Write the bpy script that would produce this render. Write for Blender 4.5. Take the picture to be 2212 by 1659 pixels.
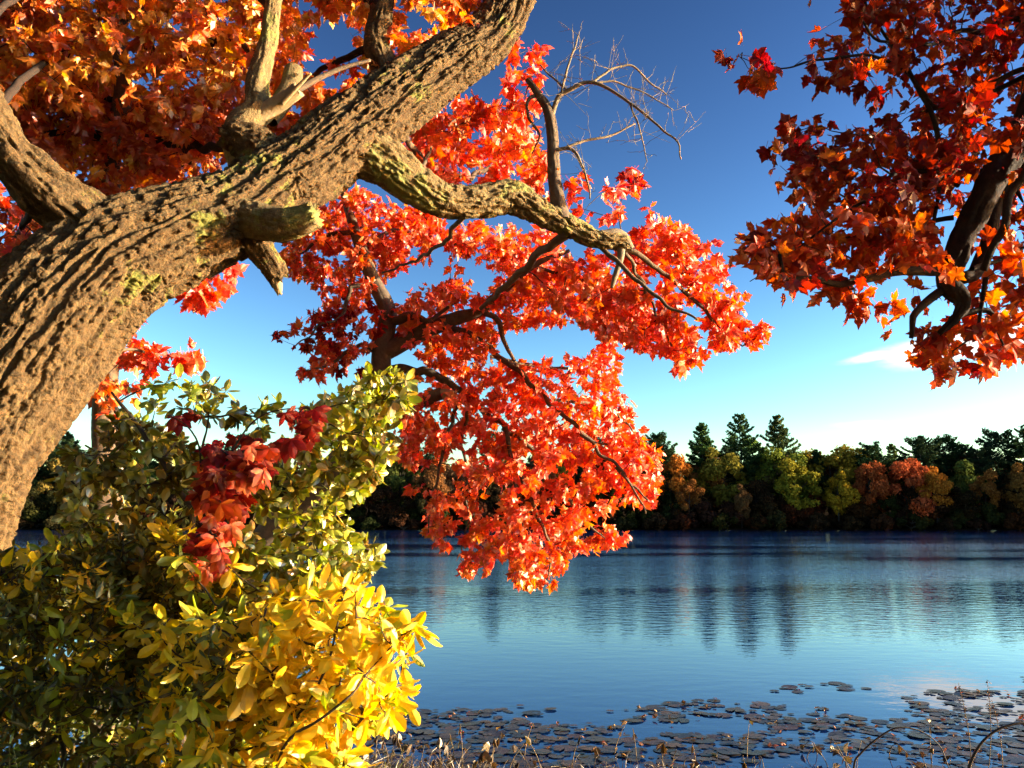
import bpy, math, random
import numpy as np
from mathutils import Vector, Matrix

for o in list(bpy.data.objects): bpy.data.objects.remove(o)
random.seed(7); RNG = np.random.default_rng(7)
scene = bpy.context.scene
COL = scene.collection
R = math.radians

# ------------------------------------------------------------------ camera
CAM = np.array((0.0, 0.0, 2.5)); PITCH = R(8.96); LENS = 30.0
FPX = LENS / 36.0 * 2212.0
cam_d = bpy.data.cameras.new('camera'); cam_d.lens = LENS; cam_d.sensor_width = 36
cam_d.clip_start = 0.05; cam_d.clip_end = 3000
cam = bpy.data.objects.new('camera', cam_d); COL.objects.link(cam)
cam.location = CAM; cam.rotation_euler = (math.pi / 2 + PITCH, 0, 0)
scene.camera = cam

# ------------------------------------------------------------------ sun, sky, exposure
SUN_AZ, SUN_EL = R(91), R(11)
sun_d = bpy.data.lights.new('sun', 'SUN'); sun_d.energy = 5.0; sun_d.angle = R(0.5)
sun_d.color = (1.0, 0.80, 0.54)
sun = bpy.data.objects.new('sun', sun_d); COL.objects.link(sun)
SDIR = Vector((math.sin(SUN_AZ) * math.cos(SUN_EL), math.cos(SUN_AZ) * math.cos(SUN_EL), math.sin(SUN_EL)))
sun.rotation_euler = SDIR.to_track_quat('Z', 'Y').to_euler()
sun.location = (30, -8, 20)

world = bpy.data.worlds.new('World'); scene.world = world; world.use_nodes = True
wn, wl = world.node_tree.nodes, world.node_tree.links
wn.clear()
w_out = wn.new('ShaderNodeOutputWorld'); w_bg = wn.new('ShaderNodeBackground')
w_sky = wn.new('ShaderNodeTexSky'); w_sky.sky_type = 'NISHITA'; w_sky.sun_disc = False
w_sky.sun_elevation = SUN_EL; w_sky.sun_rotation = SUN_AZ
w_sky.air_density = 1.1; w_sky.dust_density = 0.3; w_sky.ozone_density = 2.2
w_hs = wn.new('ShaderNodeHueSaturation'); w_hs.inputs['Saturation'].default_value = 0.82
# one contrast curve for the whole sky: (sky / 2.85) ^ 2.6 * 2.85
w_pre = wn.new('ShaderNodeVectorMath'); w_pre.operation = 'SCALE'; w_pre.inputs['Scale'].default_value = 1 / 2.85
w_cur = wn.new('ShaderNodeGamma'); w_cur.inputs['Gamma'].default_value = 2.6
w_gam = wn.new('ShaderNodeVectorMath'); w_gam.operation = 'SCALE'; w_gam.inputs['Scale'].default_value = 2.85
w_bg.inputs['Strength'].default_value = 0.05
wl.new(w_sky.outputs[0], w_hs.inputs['Color']); wl.new(w_hs.outputs[0], w_pre.inputs[0]); wl.new(w_pre.outputs[0], w_cur.inputs[0]); wl.new(w_cur.outputs[0], w_gam.inputs[0])

scene.view_settings.view_transform = 'Standard'; scene.view_settings.look = 'None'
scene.view_settings.exposure = 2.4; scene.view_settings.gamma = 1.0
scene.view_settings.use_curve_mapping = False
scene.render.engine = 'CYCLES'
scene.cycles.max_bounces = 5; scene.cycles.diffuse_bounces = 2; scene.cycles.glossy_bounces = 2
scene.cycles.transmission_bounces = 4; scene.cycles.transparent_max_bounces = 4

# ------------------------------------------------------------------ helpers
CP, SP = math.cos(PITCH), math.sin(PITCH)
def ray(px, py):
    a = (np.asarray(px, float) - 1106.0) / FPX; b = (829.5 - np.asarray(py, float)) / FPX
    return np.stack([a, CP - b * SP, SP + b * CP], -1)
def at(px, py, Y):                      # photo direction + distance in metres along the view
    r = ray(px, py); Y = np.asarray(Y, float)
    return CAM + r * (Y / r[..., 1])[..., None]
def on_z(px, py, z=0.0):                # where a photo direction meets a level surface
    r = ray(px, py); return CAM + r * ((z - CAM[2]) / r[..., 2])[..., None]
def project(P):
    d = P - CAM; f = d[:, 1] * CP + d[:, 2] * SP; u = -d[:, 1] * SP + d[:, 2] * CP
    f = np.where(f < 0.05, 0.05, f)
    return 1106 + d[:, 0] / f * FPX, 829.5 - u / f * FPX, f

PERM = np.random.default_rng(3).permutation(256); PERM = np.concatenate([PERM, PERM, PERM])
GRD = np.random.default_rng(4).normal(size=(256, 3)); GRD /= np.linalg.norm(GRD, axis=1)[:, None]
def perlin(p):
    p = np.asarray(p, float); i = np.floor(p).astype(int); f = p - i; i &= 255
    u = f * f * f * (f * (f * 6 - 15) + 10); out = 0
    for dx in (0, 1):
        for dy in (0, 1):
            for dz in (0, 1):
                h = PERM[PERM[PERM[i[..., 0] + dx] + i[..., 1] + dy] + i[..., 2] + dz] & 255
                g = (GRD[h] * (f - np.array((dx, dy, dz)))).sum(-1)
                w = (u[..., 0] if dx else 1 - u[..., 0]) * (u[..., 1] if dy else 1 - u[..., 1]) * (u[..., 2] if dz else 1 - u[..., 2])
                out = out + g * w
    return out * 1.5
def sstep(a, b, x): t = np.clip((x - a) / (b - a), 0, 1); return t * t * (3 - 2 * t)
def unit(v): return v / np.maximum(np.linalg.norm(v, axis=-1, keepdims=True), 1e-9)

def raw_mesh(name, V, F, mats=(), midx=None, smooth=False):
    """V (n,3); F a list of (m,k) int arrays"""
    me = bpy.data.meshes.new(name)
    F = F if isinstance(F, list) else [F]
    loops = np.concatenate([f.ravel() for f in F]); tot = np.concatenate([np.full(len(f), f.shape[1]) for f in F])
    st = np.concatenate([[0], np.cumsum(tot)[:-1]])
    me.vertices.add(len(V)); me.vertices.foreach_set('co', np.asarray(V, np.float32).ravel())
    me.loops.add(len(loops)); me.loops.foreach_set('vertex_index', loops.astype(np.int32))
    me.polygons.add(len(tot)); me.polygons.foreach_set('loop_start', st.astype(np.int32))
    for m in mats: me.materials.append(m)
    if midx is not None: me.polygons.foreach_set('material_index', midx.astype(np.int32))
    me.polygons.foreach_set('use_smooth', np.full(len(tot), smooth))
    me.update(calc_edges=True); me.validate()
    return me
def link(name, me, parent=None, kind=None):
    o = bpy.data.objects.new(name, me); COL.objects.link(o)
    if parent is not None:
        o.parent = parent; o.matrix_parent_inverse = Matrix.Translation(-Vector(parent.location)) if parent.parent is None else Matrix.Identity(4)
    if kind: o['kind'] = kind
    return o
def thing(name, label, cat, loc, group=None):
    o = bpy.data.objects.new(name, None); COL.objects.link(o); o.location = loc
    o.empty_display_size = 0.2; o['label'] = label; o['category'] = cat
    if group: o['group'] = group
    return o
def tag(o, label, cat, group=None):
    o['label'] = label; o['category'] = cat
    if group: o['group'] = group
    return o

# ------------------------------------------------------------------ materials
def new_mat(name):
    m = bpy.data.materials.new(name); m.use_nodes = True
    n, l = m.node_tree.nodes, m.node_tree.links; n.clear()
    return m, n, l, n.new('ShaderNodeOutputMaterial')
def ramp(n, stops):
    r = n.new('ShaderNodeValToRGB'); e = r.color_ramp.elements
    while len(e) < len(stops): e.new(0.5)
    for k, (p, c) in enumerate(stops): e[k].position = p; e[k].color = (*c, 1)
    return r
def rnd_value(n, l):
    g = n.new('ShaderNodeNewGeometry'); oi = n.new('ShaderNodeObjectInfo')
    a = n.new('ShaderNodeMath'); a.operation = 'ADD'; f = n.new('ShaderNodeMath'); f.operation = 'FRACT'
    l.new(g.outputs['Random Per Island'], a.inputs[0]); l.new(oi.outputs['Random'], a.inputs[1]); l.new(a.outputs[0], f.inputs[0])
    return f.outputs[0], oi
def leaf_mat(name, cols, trans=0.45, gloss=0.06, rough=0.45, sat=1.15):
    m, n, l, out = new_mat(name)
    rv, _ = rnd_value(n, l)
    k = len(cols); rp = ramp(n, [(i / max(1, k - 1), c) for i, c in enumerate(cols)]); l.new(rv, rp.inputs[0])
    nz = n.new('ShaderNodeTexNoise'); nz.inputs['Scale'].default_value = 34; nz.inputs['Detail'].default_value = 3
    geo = n.new('ShaderNodeNewGeometry'); l.new(geo.outputs['Position'], nz.inputs['Vector'])
    mr = n.new('ShaderNodeMapRange'); mr.inputs['From Min'].default_value = .3; mr.inputs['From Max'].default_value = .7
    mr.inputs['To Min'].default_value = .72; mr.inputs['To Max'].default_value = 1.15; l.new(nz.outputs[0], mr.inputs[0])
    hs = n.new('ShaderNodeHueSaturation'); l.new(rp.outputs[0], hs.inputs['Color']); l.new(mr.outputs[0], hs.inputs['Value'])
    hs2 = n.new('ShaderNodeHueSaturation'); l.new(hs.outputs[0], hs2.inputs['Color']); hs2.inputs['Saturation'].default_value = sat
    hs2.inputs['Value'].default_value = 1.1
    d = n.new('ShaderNodeBsdfDiffuse'); t = n.new('ShaderNodeBsdfTranslucent'); g = n.new('ShaderNodeBsdfGlossy')
    g.inputs['Roughness'].default_value = rough; g.inputs['Color'].default_value = (1, .97, .9, 1)
    l.new(hs.outputs[0], d.inputs[0]); l.new(hs2.outputs[0], t.inputs[0])
    m1 = n.new('ShaderNodeMixShader'); m1.inputs[0].default_value = trans
    m2 = n.new('ShaderNodeMixShader'); m2.inputs[0].default_value = gloss
    l.new(d.outputs[0], m1.inputs[1]); l.new(t.outputs[0], m1.inputs[2])
    l.new(m1.outputs[0], m2.inputs[1]); l.new(g.outputs[0], m2.inputs[2]); l.new(m2.outputs[0], out.inputs[0])
    return m
def bark_mat(name, c1, c2, lichen=None, lich_amt=.5, bump=.4, scale=1.0):
    m, n, l, out = new_mat(name)
    tc = n.new('ShaderNodeTexCoord'); b = n.new('ShaderNodeBsdfPrincipled'); b.inputs['Roughness'].default_value = .9
    b.inputs['Specular IOR Level'].default_value = .15
    nz = n.new('ShaderNodeTexNoise'); nz.inputs['Scale'].default_value = 22 * scale; nz.inputs['Detail'].default_value = 8; nz.inputs['Roughness'].default_value = .7
    l.new(tc.outputs['Object'], nz.inputs['Vector'])
    rp = ramp(n, [(.3, c1), (.68, c2)]); l.new(nz.outputs[0], rp.inputs[0]); col = rp.outputs[0]
    if lichen:
        n2 = n.new('ShaderNodeTexNoise'); n2.inputs['Scale'].default_value = 3.6; n2.inputs['Detail'].default_value = 9; n2.inputs['Roughness'].default_value = .72
        l.new(tc.outputs['Object'], n2.inputs['Vector'])
        r2 = ramp(n, [(lich_amt, (0, 0, 0)), (lich_amt + .07, (1, 1, 1))]); l.new(n2.outputs[0], r2.inputs[0])
        mx = n.new('ShaderNodeMix'); mx.data_type = 'RGBA'; l.new(r2.outputs[0], mx.inputs[0]); l.new(col, mx.inputs[6]); mx.inputs[7].default_value = (*lichen, 1)
        col = mx.outputs[2]
    l.new(col, b.inputs['Base Color'])
    n3 = n.new('ShaderNodeTexNoise'); n3.inputs['Scale'].default_value = 70 * scale; n3.inputs['Detail'].default_value = 6
    l.new(tc.outputs['Object'], n3.inputs['Vector'])
    bp = n.new('ShaderNodeBump'); bp.inputs['Strength'].default_value = bump; bp.inputs['Distance'].default_value = .014
    l.new(n3.outputs[0], bp.inputs['Height']); l.new(bp.outputs[0], b.inputs['Normal'])
    l.new(b.outputs[0], out.inputs[0]); return m
def plain_mat(name, c1, c2, rough=.8, scale=6.0, spec=.3):
    m, n, l, out = new_mat(name); b = n.new('ShaderNodeBsdfPrincipled'); b.inputs['Roughness'].default_value = rough
    b.inputs['Specular IOR Level'].default_value = spec
    geo = n.new('ShaderNodeNewGeometry'); nz = n.new('ShaderNodeTexNoise'); nz.inputs['Scale'].default_value = scale; nz.inputs['Detail'].default_value = 6
    l.new(geo.outputs['Position'], nz.inputs['Vector']); rp = ramp(n, [(.3, c1), (.7, c2)]); l.new(nz.outputs[0], rp.inputs[0])
    l.new(rp.outputs[0], b.inputs['Base Color']); l.new(b.outputs[0], out.inputs[0]); return m

M = {}
M['bark'] = bark_mat('furrowed_bark', (.024, .015, .008), (.108, .073, .032), (.115, .12, .028), .58, .9)
M['bark_lichen'] = bark_mat('lichen_bark', (.07, .05, .026), (.17, .13, .06), (.15, .155, .05), .52, .7, 1.4)
M['bark_grey'] = bark_mat('smooth_grey_bark', (.055, .042, .032), (.12, .09, .06), (.13, .135, .06), .66, .3)
M['bark_dark'] = bark_mat('dark_maple_bark', (.014, .010, .009), (.032, .023, .018), None, .6, .4)
M['dead_wood'] = bark_mat('bare_dead_wood', (.11, .09, .065), (.19, .16, .115), None, .6, .2)
M['pale_wood'] = bark_mat('broken_pale_wood', (.20, .155, .085), (.30, .24, .14), None, .6, .3)
M['twig'] = plain_mat('twig_bark', (.022, .014, .010), (.05, .032, .022), .8, 20)
M['twig_grey'] = plain_mat('shrub_stem_bark', (.022, .016, .012), (.055, .04, .026), .8, 20)
M['leaf_yellow_orange'] = leaf_mat('yellow_orange_maple_leaf', [(.55, .20, .015), (.62, .30, .02), (.50, .13, .01), (.66, .38, .03), (.55, .17, .012)])
M['leaf_orange'] = leaf_mat('orange_maple_leaf', [(.64, .15, .012), (.70, .22, .015), (.60, .09, .012), (.68, .18, .012), (.64, .27, .02)], trans=.5)
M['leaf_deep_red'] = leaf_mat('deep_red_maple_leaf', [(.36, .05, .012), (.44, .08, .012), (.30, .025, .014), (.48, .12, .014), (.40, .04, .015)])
M['leaf_red'] = leaf_mat('scarlet_maple_leaf', [(.70, .065, .028), (.74, .11, .03), (.66, .045, .036), (.74, .15, .035), (.72, .085, .06)], trans=.5)
M['leaf_red_orange'] = leaf_mat('red_orange_maple_leaf', [(.70, .085, .018), (.70, .13, .02), (.66, .06, .02), (.66, .20, .022), (.72, .11, .024)], trans=.5)
M['leaf_maroon_shaded'] = leaf_mat('shaded_maroon_maple_leaf', [(.20, .012, .011), (.26, .026, .010), (.16, .008, .012), (.34, .06, .010), (.22, .016, .013)], trans=.55, gloss=.03)  # maroon darkened to hold the crown's own shade
M['leaf_vermilion'] = leaf_mat('vermilion_maple_leaf', [(.48, .04, .014), (.54, .085, .014), (.40, .022, .014), (.58, .16, .018), (.50, .05, .016)], trans=.6, gloss=.03)
M['leaf_yellow'] = leaf_mat('bright_yellow_shrub_leaf', [(.74, .50, .012), (.78, .58, .02), (.72, .40, .012), (.72, .56, .03), (.76, .47, .015)], trans=.45, gloss=.04)
M['leaf_lime'] = leaf_mat('lime_yellow_shrub_leaf', [(.38, .42, .015), (.24, .33, .014), (.52, .46, .015), (.18, .26, .012)], trans=.42, gloss=.06)
M['leaf_olive_shaded'] = leaf_mat('shaded_olive_gold_shrub_leaf', [(.15, .10, .008), (.085, .085, .009), (.18, .10, .007), (.05, .06, .008), (.19, .15, .010)], trans=.4, gloss=.03)  # olive gold, darkened to paint the shade on the shrub's left
M['leaf_green'] = leaf_mat('glossy_green_shrub_leaf', [(.17, .21, .02), (.26, .28, .022), (.11, .15, .018), (.40, .34, .022), (.46, .26, .02)], trans=.35, gloss=.14, rough=.35)
M['leaf_weed_shaded'] = leaf_mat('shaded_weed_green_leaf', [(.04, .065, .010), (.06, .085, .012), (.085, .10, .012), (.03, .05, .009)], trans=.35, gloss=.05)  # weed green, its tone lowered to deepen the lower left shade
M['leaf_crimson'] = leaf_mat('crimson_creeper_leaf', [(.26, .005, .008), (.32, .009, .010), (.17, .004, .007), (.36, .028, .010)], trans=.5, gloss=.02)
M['leaf_dead'] = leaf_mat('withered_brown_leaf', [(.06, .032, .014), (.11, .06, .022), (.04, .022, .012), (.16, .11, .035)], trans=.2)
M['stalk'] = plain_mat('dry_stalk', (.07, .045, .02), (.15, .10, .045), .8, 15)
M['cane'] = plain_mat('dark_cane', (.012, .008, .007), (.03, .018, .012), .7, 20)
M['grass'] = leaf_mat('reed_grass_blade', [(.10, .14, .03), (.16, .17, .04), (.22, .18, .06)], trans=.3)
M['sedge'] = leaf_mat('withered_sedge', [(.05, .03, .014), (.09, .055, .024), (.03, .02, .012)], trans=.2)
M['pad'] = leaf_mat('lily_pad_skin', [(.030, .024, .018), (.05, .036, .022), (.020, .018, .017), (.065, .034, .018), (.03, .03, .022)], trans=.05, gloss=.13, rough=.25)
M['litter'] = leaf_mat('fallen_leaf', [(.22, .04, .012), (.18, .08, .02), (.10, .045, .015), (.28, .16, .03)], trans=.2)

def far_leaf_mat():
    m, n, l, out = new_mat('far_tree_foliage'); rv, oi = rnd_value(n, l)
    mr = n.new('ShaderNodeMapRange'); mr.inputs['To Min'].default_value = .65; mr.inputs['To Max'].default_value = 1.3; l.new(rv, mr.inputs[0])
    hs = n.new('ShaderNodeHueSaturation'); l.new(oi.outputs['Color'], hs.inputs['Color']); l.new(mr.outputs[0], hs.inputs['Value'])
    d = n.new('ShaderNodeBsdfDiffuse'); t = n.new('ShaderNodeBsdfTranslucent'); mx = n.new('ShaderNodeMixShader'); mx.inputs[0].default_value = .3
    l.new(hs.outputs[0], d.inputs[0]); l.new(hs.outputs[0], t.inputs[0]); l.new(d.outputs[0], mx.inputs[1]); l.new(t.outputs[0], mx.inputs[2]); l.new(mx.outputs[0], out.inputs[0])
    return m
M['far_leaf'] = far_leaf_mat()
M['far_trunk'] = plain_mat('far_tree_bark', (.02, .015, .012), (.045, .033, .025), .9, .8)

# world clouds: a few thin wisps low over the far trees
def world_clouds():
    tc = wn.new('ShaderNodeTexCoord'); col = w_gam.outputs[0]
    nz = wn.new('ShaderNodeTexNoise'); nz.inputs['Scale'].default_value = 9; nz.inputs['Detail'].default_value = 7; nz.inputs['Roughness'].default_value = .6
    mp = wn.new('ShaderNodeMapping'); mp.inputs['Scale'].default_value = (1, 1, 3.5); wl.new(tc.outputs['Generated'], mp.inputs[0]); wl.new(mp.outputs[0], nz.inputs[0])
    total = None
    for px, py, sx, sy, amt, ang in ((2080, 742, 170, 32, 1.15, -.16), (2230, 700, 140, 34, 1.1, -.1), (1885, 772, 75, 13, .8, -.1), (1880, 916, 120, 11, .55, 0), (2150, 891, 45, 8, .6, .03), (2480, 640, 200, 60, .8, 0), (2600, 860, 250, 25, .6, 0), (-350, 880, 300, 25, .5, 0)):
        d = unit(ray(px, py)); r = unit(np.cross(d, (0, 0, 1))); u = np.cross(r, d)
        r2 = r * math.cos(ang) - u * math.sin(ang); u2 = u * math.cos(ang) + r * math.sin(ang)
        def dot(v, s):
            q = wn.new('ShaderNodeVectorMath'); q.operation = 'DOT_PRODUCT'; wl.new(tc.outputs['Generated'], q.inputs[0]); q.inputs[1].default_value = tuple(v * (FPX / s)); return q.outputs['Value']
        def math_(op, a, b=None):
            q = wn.new('ShaderNodeMath'); q.operation = op
            for i, x in enumerate((a, b)):
                if x is None: continue
                if isinstance(x, (int, float)): q.inputs[i].default_value = x
                else: wl.new(x, q.inputs[i])
            return q.outputs[0]
        a = dot(r2, sx); b = dot(u2, sy); e = math_('ADD', math_('MULTIPLY', a, a), math_('MULTIPLY', b, b))
        front = math_('GREATER_THAN', dot(d, FPX), .5)
        g = math_('MULTIPLY', math_('MULTIPLY', math_('POWER', 2.718, math_('MULTIPLY', e, -1.0)), amt), front)
        total = g if total is None else math_('MAXIMUM', total, g)
    s = math_('ADD', total, math_('MULTIPLY', math_('SUBTRACT', nz.outputs[0], .5), 1.1))
    mr = wn.new('ShaderNodeMapRange'); mr.interpolation_type = 'SMOOTHSTEP'; mr.inputs['From Min'].default_value = .28; mr.inputs['From Max'].default_value = .85; wl.new(s, mr.inputs[0])
    fac = math_('MULTIPLY', mr.outputs[0], math_('MINIMUM', math_('MULTIPLY', total, 3.0), 1.0))
    mx = wn.new('ShaderNodeMix'); mx.data_type = 'RGBA'; wl.new(fac, mx.inputs[0]); wl.new(col, mx.inputs[6]); mx.inputs[7].default_value = (6.2, 6.0, 5.6, 1)
    wl.new(mx.outputs[2], w_bg.inputs[0]); wl.new(w_bg.outputs[0], w_out.inputs[0])
world_clouds()

# ------------------------------------------------------------------ ground, water, far shore
def grid(xs, ys, zf):
    X, Y = np.meshgrid(xs, ys); Z = zf(X, Y); V = np.stack([X.ravel(), Y.ravel(), Z.ravel()], 1)
    nx, ny = len(xs), len(ys); i = np.arange(nx - 1); j = np.arange(ny - 1); I, J = np.meshgrid(i, j); a = (J * nx + I).ravel()
    return V, np.stack([a, a + 1, a + 1 + nx, a + nx], 1)
def bank_z(X, Y):
    X = np.asarray(X, float); Y = np.asarray(Y, float)
    edge = 8.25 + .35 * np.sin(X * .45 + 1) + .25 * np.sin(X * 1.3) + np.where(X < -2, .25 * np.clip(-2 - X, 0, 4), 0)
    t = np.clip((edge - Y) / 4.2, -.6, 1)
    z = np.where(t > 0, .92 * sstep(0, 1, t), t * .9) + .04
    p = np.stack([X * .7, Y * .7, X * 0], -1)
    return z + .07 * perlin(p) + .03 * perlin(p * 4.1)
V, F = grid(np.linspace(-60, 60, 260), np.concatenate([np.linspace(-50, -2, 40), np.linspace(-1.7, 11, 110)]), bank_z)
M['soil'] = plain_mat('leaf_littered_soil', (.016, .011, .007), (.05, .03, .014), .95, 9, .05)
link('bank', raw_mesh('bank', V, F, [M['soil']], smooth=True), kind='structure')

def water_mat():
    m, n, l, out = new_mat('lake_water'); b = n.new('ShaderNodeBsdfPrincipled')
    b.inputs['Base Color'].default_value = (.001, .014, .07, 1); b.inputs['Roughness'].default_value = .03; b.inputs['IOR'].default_value = 1.333
    b.inputs['Specular IOR Level'].default_value = .5
    geo = n.new('ShaderNodeNewGeometry'); sep = n.new('ShaderNodeSeparateXYZ'); l.new(geo.outputs['Position'], sep.inputs[0])
    mp = n.new('ShaderNodeMapping'); mp.inputs['Scale'].default_value = (.55, 1.0, 1); mp.inputs['Rotation'].default_value = (0, 0, .12); l.new(geo.outputs['Position'], mp.inputs[0])
    n1 = n.new('ShaderNodeTexNoise'); n1.inputs['Scale'].default_value = 3.2; n1.inputs['Detail'].default_value = 3; n1.inputs['Roughness'].default_value = .55; l.new(mp.outputs[0], n1.inputs[0])
    n2 = n.new('ShaderNodeTexNoise'); n2.inputs['Scale'].default_value = .05; n2.inputs['Detail'].default_value = 4
    mp2 = n.new('ShaderNodeMapping'); mp2.inputs['Scale'].default_value = (.35, 1.4, 1); l.new(geo.outputs['Position'], mp2.inputs[0]); l.new(mp2.outputs[0], n2.inputs[0])
    mr = n.new('ShaderNodeMapRange'); mr.interpolation_type = 'SMOOTHSTEP'; mr.inputs['From Min'].default_value = 13; mr.inputs['From Max'].default_value = 46; l.new(sep.outputs['Y'], mr.inputs[0])
    mr.inputs['To Min'].default_value = .07; mr.inputs['To Max'].default_value = 1
    mr2 = n.new('ShaderNodeMapRange'); mr2.interpolation_type = 'SMOOTHSTEP'; mr2.inputs['From Min'].default_value = .36; mr2.inputs['From Max'].default_value = .62; l.new(n2.outputs[0], mr2.inputs[0])
    mr2.inputs['To Min'].default_value = .25; mr2.inputs['To Max'].default_value = 1.1
    mu = n.new('ShaderNodeMath'); mu.operation = 'MULTIPLY'; l.new(mr.outputs[0], mu.inputs[0]); l.new(mr2.outputs[0], mu.inputs[1])
    mh = n.new('ShaderNodeMath'); mh.operation = 'MULTIPLY'; l.new(mu.outputs[0], mh.inputs[0]); l.new(n1.outputs[0], mh.inputs[1])
    bp = n.new('ShaderNodeBump'); bp.inputs['Strength'].default_value = 1.0; bp.inputs['Distance'].default_value = .045; l.new(mh.outputs[0], bp.inputs['Height'])
    l.new(bp.outputs[0], b.inputs['Normal']); l.new(b.outputs[0], out.inputs[0]); return m
M['water'] = water_mat()
V, F = grid(np.linspace(-900, 900, 31), np.linspace(-45, 300, 31), lambda X, Y: X * 0)
link('lake_water', raw_mesh('lake_water', V, F, [M['water']]), kind='structure')

def shore_y(X): return 187 - np.clip(X - 116, 0, 200) * .62 - np.clip(-150 - X, 0, 200) * .4
def far_z(X, Y):
    d = Y - shore_y(X); return np.where(d > 0, .35 * sstep(0, 1.5, d) + d * .035, d * .4) + .2 * perlin(np.stack([X * .15, Y * .15, X * 0], -1)) * sstep(0, 4, d)
V, F = grid(np.linspace(-420, 420, 211), np.concatenate([np.linspace(60, 250, 140), np.linspace(260, 1500, 30)]), far_z)
M['far_soil'] = plain_mat('far_shore_ground', (.008, .006, .004), (.022, .015, .009), .95, .4, 0.0)
link('far_shore', raw_mesh('far_shore', V, F, [M['far_soil']], smooth=True), kind='structure')

# ------------------------------------------------------------------ tubes (trunks, limbs, twigs)
def catmull(P, step):
    P = np.asarray(P, float); Q = np.vstack([2 * P[0] - P[1], P, 2 * P[-1] - P[-2]]); out = []
    for i in range(1, len(Q) - 2):
        p0, p1, p2, p3 = Q[i - 1:i + 3]; L = np.linalg.norm((p2 - p1)[:3]); k = max(2, int(math.ceil(L / step))); t = np.linspace(0, 1, k, endpoint=False)[:, None]
        out.append(.5 * (2 * p1 + (p2 - p0) * t + (2 * p0 - 5 * p1 + 4 * p2 - p3) * t ** 2 + (-p0 + 3 * p1 - 3 * p2 + p3) * t ** 3))
    out.append(Q[-2][None]); return np.vstack(out)
def frames(P):
    T = unit(np.gradient(P, axis=0)); N = np.zeros_like(T)
    a = np.array((0, 0, 1.0)) if abs(T[0][2]) < .9 else np.array((1.0, 0, 0)); n = a - T[0] * a.dot(T[0]); n /= np.linalg.norm(n)
    for i in range(len(T)):
        n = n - T[i] * n.dot(T[i]); n /= np.linalg.norm(n); N[i] = n
    return T, N, np.cross(T, N)
def tube(P, rad, nseg, disp=None, cap=True, rag=0.0):
    P = np.asarray(P, float); rad = np.asarray(rad, float); n = len(P); T, N, B = frames(P)
    th = np.linspace(0, 2 * math.pi, nseg, endpoint=False); D = np.cos(th)[None, :, None] * N[:, None] + np.sin(th)[None, :, None] * B[:, None]
    s = np.concatenate([[0], np.cumsum(np.linalg.norm(np.diff(P, axis=0), axis=1))]); r = np.repeat(rad[:, None], nseg, 1)
    if disp is not None: r = r + disp(th[None, :] + 0 * r, s[:, None] + 0 * r, rad[:, None] + 0 * r)
    V = P[:, None] + D * r[..., None]
    if rag > 0:
        off = rag * RNG.normal(size=nseg); off = (off + np.roll(off, 1)) * .6; V[-1] += T[-1] * off[:, None]
    V = V.reshape(-1, 3); i = np.arange(n - 1)[:, None] * nseg; j = np.arange(nseg)[None]; j2 = (j + 1) % nseg
    F = [np.stack([i + j, i + j2, i + nseg + j2, i + nseg + j], -1).reshape(-1, 4)]
    if cap:
        V = np.vstack([V, P[-1] - T[-1] * rag * .8]); c = len(V) - 1; b = (n - 1) * nseg; jj = np.arange(nseg); F.append(np.stack([b + jj, b + (jj + 1) % nseg, np.full(nseg, c)], 1))
    return V, F
def bark_disp(depth, width, seed, long=5.0, bulge=.03, flow=0.5):
    def f(th, s, rad):
        tw = th + s * flow * .3; rr = np.maximum(rad, .05)
        ct, st_ = np.cos(tw) * rr, np.sin(tw) * rr
        c = np.stack([ct / width, st_ / width, s / (width * long) + seed], -1)
        w = perlin(c * .6 + 31.7); c2 = c + np.stack([.5 * w, -.5 * w, .25 * w], -1)
        n1 = perlin(c2) + .45 * perlin(c2 * np.array((2.1, 2.1, 2.4)) + 9.1)
        fl = perlin(np.stack([ct / (width * .30), st_ / (width * .30), s / (width * 1.15) + seed], -1))       # flakes
        gr = perlin(np.stack([ct / (width * .13), st_ / (width * .13), s / (width * .7) + seed], -1))         # fibres
        ck = sstep(.16, .26, perlin(np.stack([ct / (width * 1.1), st_ / (width * 1.1), s / (width * .85) + 3 * seed], -1)))   # cross cracks
        h = sstep(-.12, .03, n1 + .16 * fl) * .8 + .22 * sstep(-.06, .08, n1 - .28 + .3 * fl)
        big = perlin(np.stack([np.cos(th) * 1.1, np.sin(th) * 1.1, s * 1.3 + seed * 2], -1))
        return depth * (h - .8 - .35 * ck * h + .10 * fl + .09 * gr) + bulge * rad * big * 2.2
    return f
def pts(spec):                                   # (photo x, photo y, width in px, distance) -> xyz + radius
    S = np.asarray(spec, float); P = at(S[:, 0], S[:, 1], S[:, 3]); L = np.linalg.norm(P - CAM, axis=1)
    f = (P - CAM) @ np.array((0, CP, SP)); return np.column_stack([P, S[:, 2] / 2 / FPX * f])

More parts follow.
